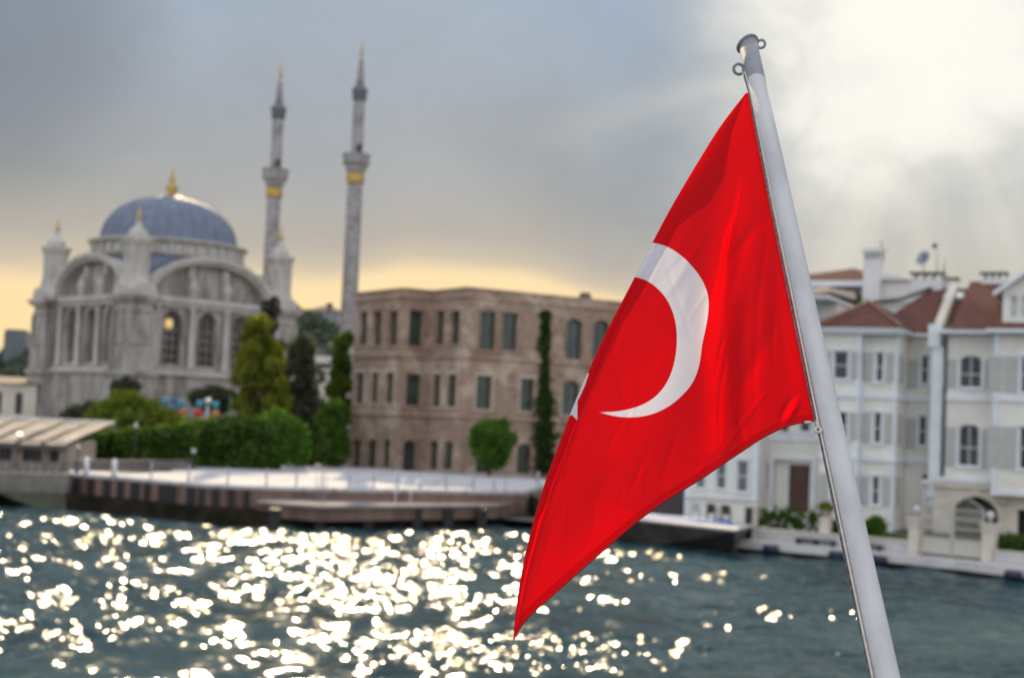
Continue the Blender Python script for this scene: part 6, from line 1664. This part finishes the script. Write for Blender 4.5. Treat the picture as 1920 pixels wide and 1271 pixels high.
# ------------------------------------------------------------------ trees, hedges and bushes
def px_blob(px, py, Y, rx, ry=None, rz=None):
    s = Y/FPX; p = at(px, py, Y); return (np.array(p), (rx*s, (ry or rx)*s, (rz or rx)*s))
def hedges():
    rs = np.random.RandomState(77)
    def row(name, x0, x1, ytop, ybot, Y, n, leafm, label, cat, rad=22, seed=1, step=12, size=.2, gcol=None):
        blobs = []
        for x in np.arange(x0, x1+1, step):
            yt = np.interp(x, [p[0] for p in ytop], [p[1] for p in ytop])+rs.uniform(-3,5)
            y = yt+rad*.7
            while y < ybot:
                blobs.append(px_blob(x+rs.uniform(-5,5), y, Y+rs.uniform(-.5,.9), rad*rs.uniform(.8,1.15), rad, rad*rs.uniform(.75,1.0))); y += rad*.85
        c = onz((x0+x1)/2, ybot, DZ); th = thing(name, Vector((at((x0+x1)/2, ybot, Y).x, Y, DZ)), label, cat)
        leaf_mesh('leaves', leaf_cloud(blob_points(blobs, n, seed, .45), size, seed+1), leafm, th)
        mb = MB()
        for x in np.linspace(x0+10, x1-10, 6): p = at(x, ybot, Y); mb.tube([Vector((p.x,Y,DZ-.1)), Vector((p.x+.1,Y,DZ+1.0))], .09, 6)
        mb.build('stem', M_BARK, th)
    row('hedge', 133, 352, [(120,820),(150,816),(200,812),(260,804),(345,798)], 866, 114, 26000, L_HEDGE, 'dark green leafy hedge beside the restaurant, above the low stone wall', 'hedge', 20, 3)
    row('hedge', 352, 500, [(345,788),(380,792),(430,786),(470,782),(510,790)], 872, 117, 21000, L_HEDGE, 'taller rounded hedge behind the white promenade, right of the first', 'hedge', 24, 13)
    tree('bush', onz(222, 860, DZ)+Vector((0,9,0)), [px_blob(*b) for b in ((200,775,126,30,26,22),(240,762,126,32,26,24),(275,775,126,28,24,24),(310,785,125,22,20,18),(180,790,125,22,20,18),(250,790,125,38,26,20),(330,796,124,20,18,14),(225,745,126.5,16,14,12))], .2, L_LIGHT, 'light yellow green bush above the left hedge, in front of the mosque', 'bush', 14000, .21, 5)
    tree('bush', Vector((at(520,860,119).x,119,DZ)), [px_blob(*b) for b in ((515,800,119,32,26,28),(480,815,118.5,26,22,26),(548,815,119,24,22,28),(515,840,118.5,38,26,30),(470,845,118.5,24,22,26),(558,848,119,20,18,24))], .25, L_BRIGHT, 'big rounded fresh green bush at the foot of the yellowish tree', 'bush', 15000, .19, 15)
    B = []
    rs2 = np.random.RandomState(3)
    for y in np.arange(606, 800, 13):
        w = np.interp(y, [600,640,690,760,800], [18,32,50,64,64])
        for k in range(4): B.append(px_blob(487+rs2.uniform(-1,1)*w*.72-(y < 640)*2, y+rs2.uniform(-6,6), 133+rs2.uniform(-1.6,1.6), rs2.uniform(9,15)*(1 if y < 650 else 1.35)))
    B += [px_blob(*b) for b in ((492,598,133,9,9,9),(484,607,133,8,8,8),(458,632,133,10,10,10),(505,606,133.3,9,9,8))]
    tree('tree', Vector((at(490,850,133).x,133,DZ)), B, .28, L_YELLOW, 'yellowish green young tree standing before the right corner of the mosque', 'tree', 17000, .19, 21)
    B = []
    for y in np.arange(640, 850, 13):
        w = np.interp(y, [640,700,760,850], [10,40,54,50])
        for k in range(4): B.append(px_blob(566+rs2.uniform(-1,1)*w*.75, y, 137+rs2.uniform(-1.8,1.8), rs2.uniform(11,17)))
    tree('conifer', Vector((at(566,870,137).x,137,DZ)), B, .3, L_DARK, 'grey green conifer with a pointed top, left of the brick mansion', 'tree', 17000, .17, 23)
    B = [px_blob(508+rs2.uniform(-8,8), y, 141, rs2.uniform(7,13)) for y in np.arange(566, 700, 9)]+[px_blob(524,650,141,14), px_blob(530,690,141,18), px_blob(518,720,141,22), px_blob(500,720,141,20)]
    tree('cypress', Vector((at(510,850,141).x,141,DZ)), B, .2, mat_dark(), 'thin dark ragged cypress rising behind the yellowish tree', 'tree', 5200, .16, 25)
    B = [px_blob(640+rs2.uniform(-13,16), y, 148+rs2.uniform(-1,1), rs2.uniform(10,18)) for y in np.arange(634, 780, 8)]
    tree('tree', Vector((at(642,850,148).x,148,DZ)), B, .25, L_HEDGE, 'narrow green tree against the left side of the brick mansion', 'tree', 9000, .2, 27)
    tree('bush', Vector((at(628,870,130).x,130,DZ)), [px_blob(*b) for b in ((628,768,130,20,18,18),(612,790,130,18,16,20),(642,780,130,16,14,18),(625,812,130,26,20,28),(618,846,130,24,20,26),(640,840,130,18,16,26),(575,850,131,26,20,24),(596,830,131,20,18,26))], .22, L_HEDGE, 'dark bush squeezed between the conifer and the brick mansion', 'bush', 11000, .19, 29)
    # clipped round tree on the promenade
    c = at(921, 832, 124); g = onz(917, 888, DZ)
    B = [(np.array((c.x,124.0,c.z)), (1.72,1.6,1.8))]+crown_blobs((c.x,124,c.z), (1.95,1.8,2.1), 30, 4, .36)
    tree('round_tree', Vector((at(916,880,124).x,124,DZ)), B, .13, L_BRIGHT, 'clipped round green tree on a thin trunk before the brick mansion', 'tree', 15000, .14, 31, limbs=6)
    tree('shrub', Vector((at(150,790,128).x,128,DZ)), [px_blob(*b) for b in ((150,775,128,26,20,14),(135,785,128,22,18,14),(170,765,128,12,10,12),(160,790,128,30,20,14))], .15, L_DARK, 'dark shrub behind the canvas roof, below the mosque left corner', 'shrub', 5000, .19, 33)
    for px, py, w, h, sd, lab in ((400,742,34,20,35,'dark shrub below the mosque wall, behind the coloured lanterns'),(235,722,20,14,37,'dark small tree poking above the light bush')):
        tree('shrub', Vector((at(px,790,140).x,140,DZ)), [px_blob(px+dx*w, py+dy*h, 140, w*.55, w*.5, h*.8) for dx, dy in ((-.8,.2),(0,-.2),(.8,.2),(0,.8),(-.4,.6),(.5,.8))], .15, L_DARK, lab, 'shrub', 5000, .2, sd)
def mat_dark(): return leaf_mat('dark_cypress_leaves', (.022,.024,.020), (.045,.046,.036), .15)
hedges()

# ------------------------------------------------------------------ background: hills, woods, far buildings
def hills():
    def h(x, y):
        d = np.clip((y-230)/190, 0, 1); d = d*d*(3-2*d)
        base = 18+9*np.sin(x*.011+1.0)+6*np.sin(x*.027+2.0)+4*np.sin(y*.02)
        # lower behind the mansion and to the right, rising at left of it
        prof = np.interp(x, [-400,-190,-150,-120,-80,-60,-40,0,100,500], [12,13,13,18,29,31,24,14,10,8])
        return d*np.minimum(prof+1.2*np.sin(x*.09)+1.0*np.sin(y*.05), 40)+.3
    xs = np.arange(-420, 421, 12.0); ys = np.arange(200, 760, 12.0)
    X, Y = np.meshgrid(xs, ys); Z = h(X, Y)
    V = np.stack([X,Y,Z],-1).reshape(-1,3); nx, ny = len(xs), len(ys); idx = np.arange(nx*ny).reshape(ny,nx)
    F = np.stack([idx[:-1,:-1], idx[:-1,1:], idx[1:,1:], idx[1:,:-1]],-1).reshape(-1,4)
    me = bpy.data.meshes.new('hills'); me.from_pydata(V.tolist(), [], F.tolist()); me.materials.append(mat('hill_soil', (.06,.075,.05), .9, .2, .05)); 
    o = bpy.data.objects.new('hills', me); COL.objects.link(o); tag(o, kind='structure')
    rs = np.random.RandomState(50); pts = []; n = 1500
    cx = rs.uniform(-230, 40, n); cy = rs.uniform(300, 470, n); cz = h(cx, cy)
    for i in range(n):
        r = rs.uniform(1.6, 3.4); k = 46; d = rs.normal(size=(k,3)); d /= np.linalg.norm(d,axis=1)[:,None]; d[:,2] = np.abs(d[:,2])*1.1-.25
        pts.append(np.array([cx[i],cy[i],cz[i]+r*.5])+d*r*rs.uniform(.6,1.0,(k,1)))
    g = leaf_mesh('woodland', leaf_cloud(np.concatenate(pts), .75, 51), L_FAR); tag(g, 'dark green woods covering the far hillside', 'woods', kind='stuff')
    # far house on the hilltop
    Yh = 430; a, b = at(578, 604, Yh), at(642, 604, Yh); zt = at(610, 583, Yh).z; ap = at(614, 566, Yh).z
    th = thing('hill_house', Vector(((a.x+b.x)/2, Yh+4, a.z-3)), 'pale house with a dull red hipped roof on the far hilltop', 'house')
    fr = Fr(a, (1,.1,0)); L = b.x-a.x
    mb = MB(); wall(mb, fr, 0, L, a.z-6, zt, .3, [(L*(.12+.2*k), L*(.2+.2*k), a.z+.8, zt-.6) for k in range(4)]); mb.fbox(fr, .01, L-.01, .5, 8, a.z-6, zt-.02); mb.build('wall', mat('far_white', (.34,.35,.36), .8, .05, .3), th)
    mb = MB(); mb.add([fr.p(-.5,-.6,zt), fr.p(L+.5,-.6,zt), fr.p(L+.5,8.5,zt), fr.p(-.5,8.5,zt), fr.p(L*.4,4,ap-.8), fr.p(L*.62,4,ap-.8)], [(0,1,5,4),(1,2,5),(2,3,4,5),(3,0,4)]); mb.build('roof', mat('far_red_roof', (.15,.085,.08), .8, .1, .5), th)
    mb = MB(); mb.fbox(fr, L*.5, L*.68, 3, 5, zt, ap); mb.build('chimney', mat('far_brick', (.17,.10,.10), .8, .1, .5), th)
    # slab block on the far left
    Yb = 360; a, b = at(6, 655, Yb), at(46, 655, Yb); zt = at(25, 621, Yb).z
    th = thing('office_block', Vector(((a.x+b.x)/2, Yb+5, a.z-4)), 'grey flat topped block on the far hill at the left edge', 'building')
    fr = Fr(a, (1,.2,0)); L = b.x-a.x
    mb = MB(); mb.fbox(fr, 0, L, 0, 10, a.z-8, zt); mb.prism([fr.p(L+.01,1,a.z-6), fr.p(L+4,1,a.z-6), fr.p(L+4,1,a.z-.6), fr.p(L+.01,1,zt-3)], fr.w*7); mb.build('body', M_FARGREY, th)
    for j in range(5):
        mb = MB(); z = zt-1.0-j*1.35; mb.fbox(fr, .2, L-.2, -.05, -.004, z-.55, z); mb.build('window_band', M_FARGREY, th)
    mb = MB(); mb.fbox(fr, .3, L-.3, .3, 9, zt+.002, zt+.5); mb.build('parapet', M_FARGREY, th)
    # long low white building behind the restaurant
    Y = 170; fr = Fr(at(-160, 780, Y), (1,.05,0)); x1 = fr.sz(68, 750)[0]; zt = fr.sz(20, 719)[1]; zr = fr.sz(20, 714)[1]
    th = thing('low_building', fr.p(8,4,1), 'long low cream building with a dull red roof behind the restaurant', 'building')
    ops = []
    for k in range(6): s = x1-1.9-k*2.3; ops.append((s-.4, s+.4, zt-3.4, zt-1.0))
    mb = MB(); wall(mb, fr, 0, x1, .4, zt, .4, ops); mb.fbox(fr, .01, x1-.01, .9, 8, .4, zt-.02); mb.build('wall', M_CREAM, th)
    for o in ops: window(th, fr, o[0], o[1], o[2], o[3], 0, M_BRONZE, M_GLASSDARK, bars=(0,1))
    mb = MB(); mb.add([fr.p(-.3,-.4,zt+.02), fr.p(x1+.3,-.4,zt+.02), fr.p(x1+.3,8,zr+.6), fr.p(-.3,8,zr+.6)], [(0,1,2,3)]); mb.build('roof', mat('dull_red_roof', (.17,.10,.09), .8, .15, .5), th)
    # small white pavilion seen between the conifer and the mansion
    Y = 190; fr = Fr(at(590, 700, Y), (1,.1,0)); L = fr.sz(624, 690)[0]; zt = fr.sz(606, 680)[1]; z2 = fr.sz(606, 668)[1]
    th = thing('pavilion', fr.p(L/2,2,1), 'small white flat roofed pavilion glimpsed left of the brick mansion', 'building')
    mb = MB(); wall(mb, fr, 0, L, .4, zt, .3, [(.3, L-.3, fr.sz(606,690)[1], zt-.15)]); mb.build('wall', M_WHITE, th)
    mb = MB(); mb.fbox(fr, .1, L-.1, .4, .6, fr.sz(606,700)[1], zt-.1); mb.build('window', M_GLASSDARK, th)
    mb = MB(); mb.fbox(fr, -.4, L+.4, -.5, 4, zt+.002, z2); mb.build('roof', M_TRIM, th)
hills()
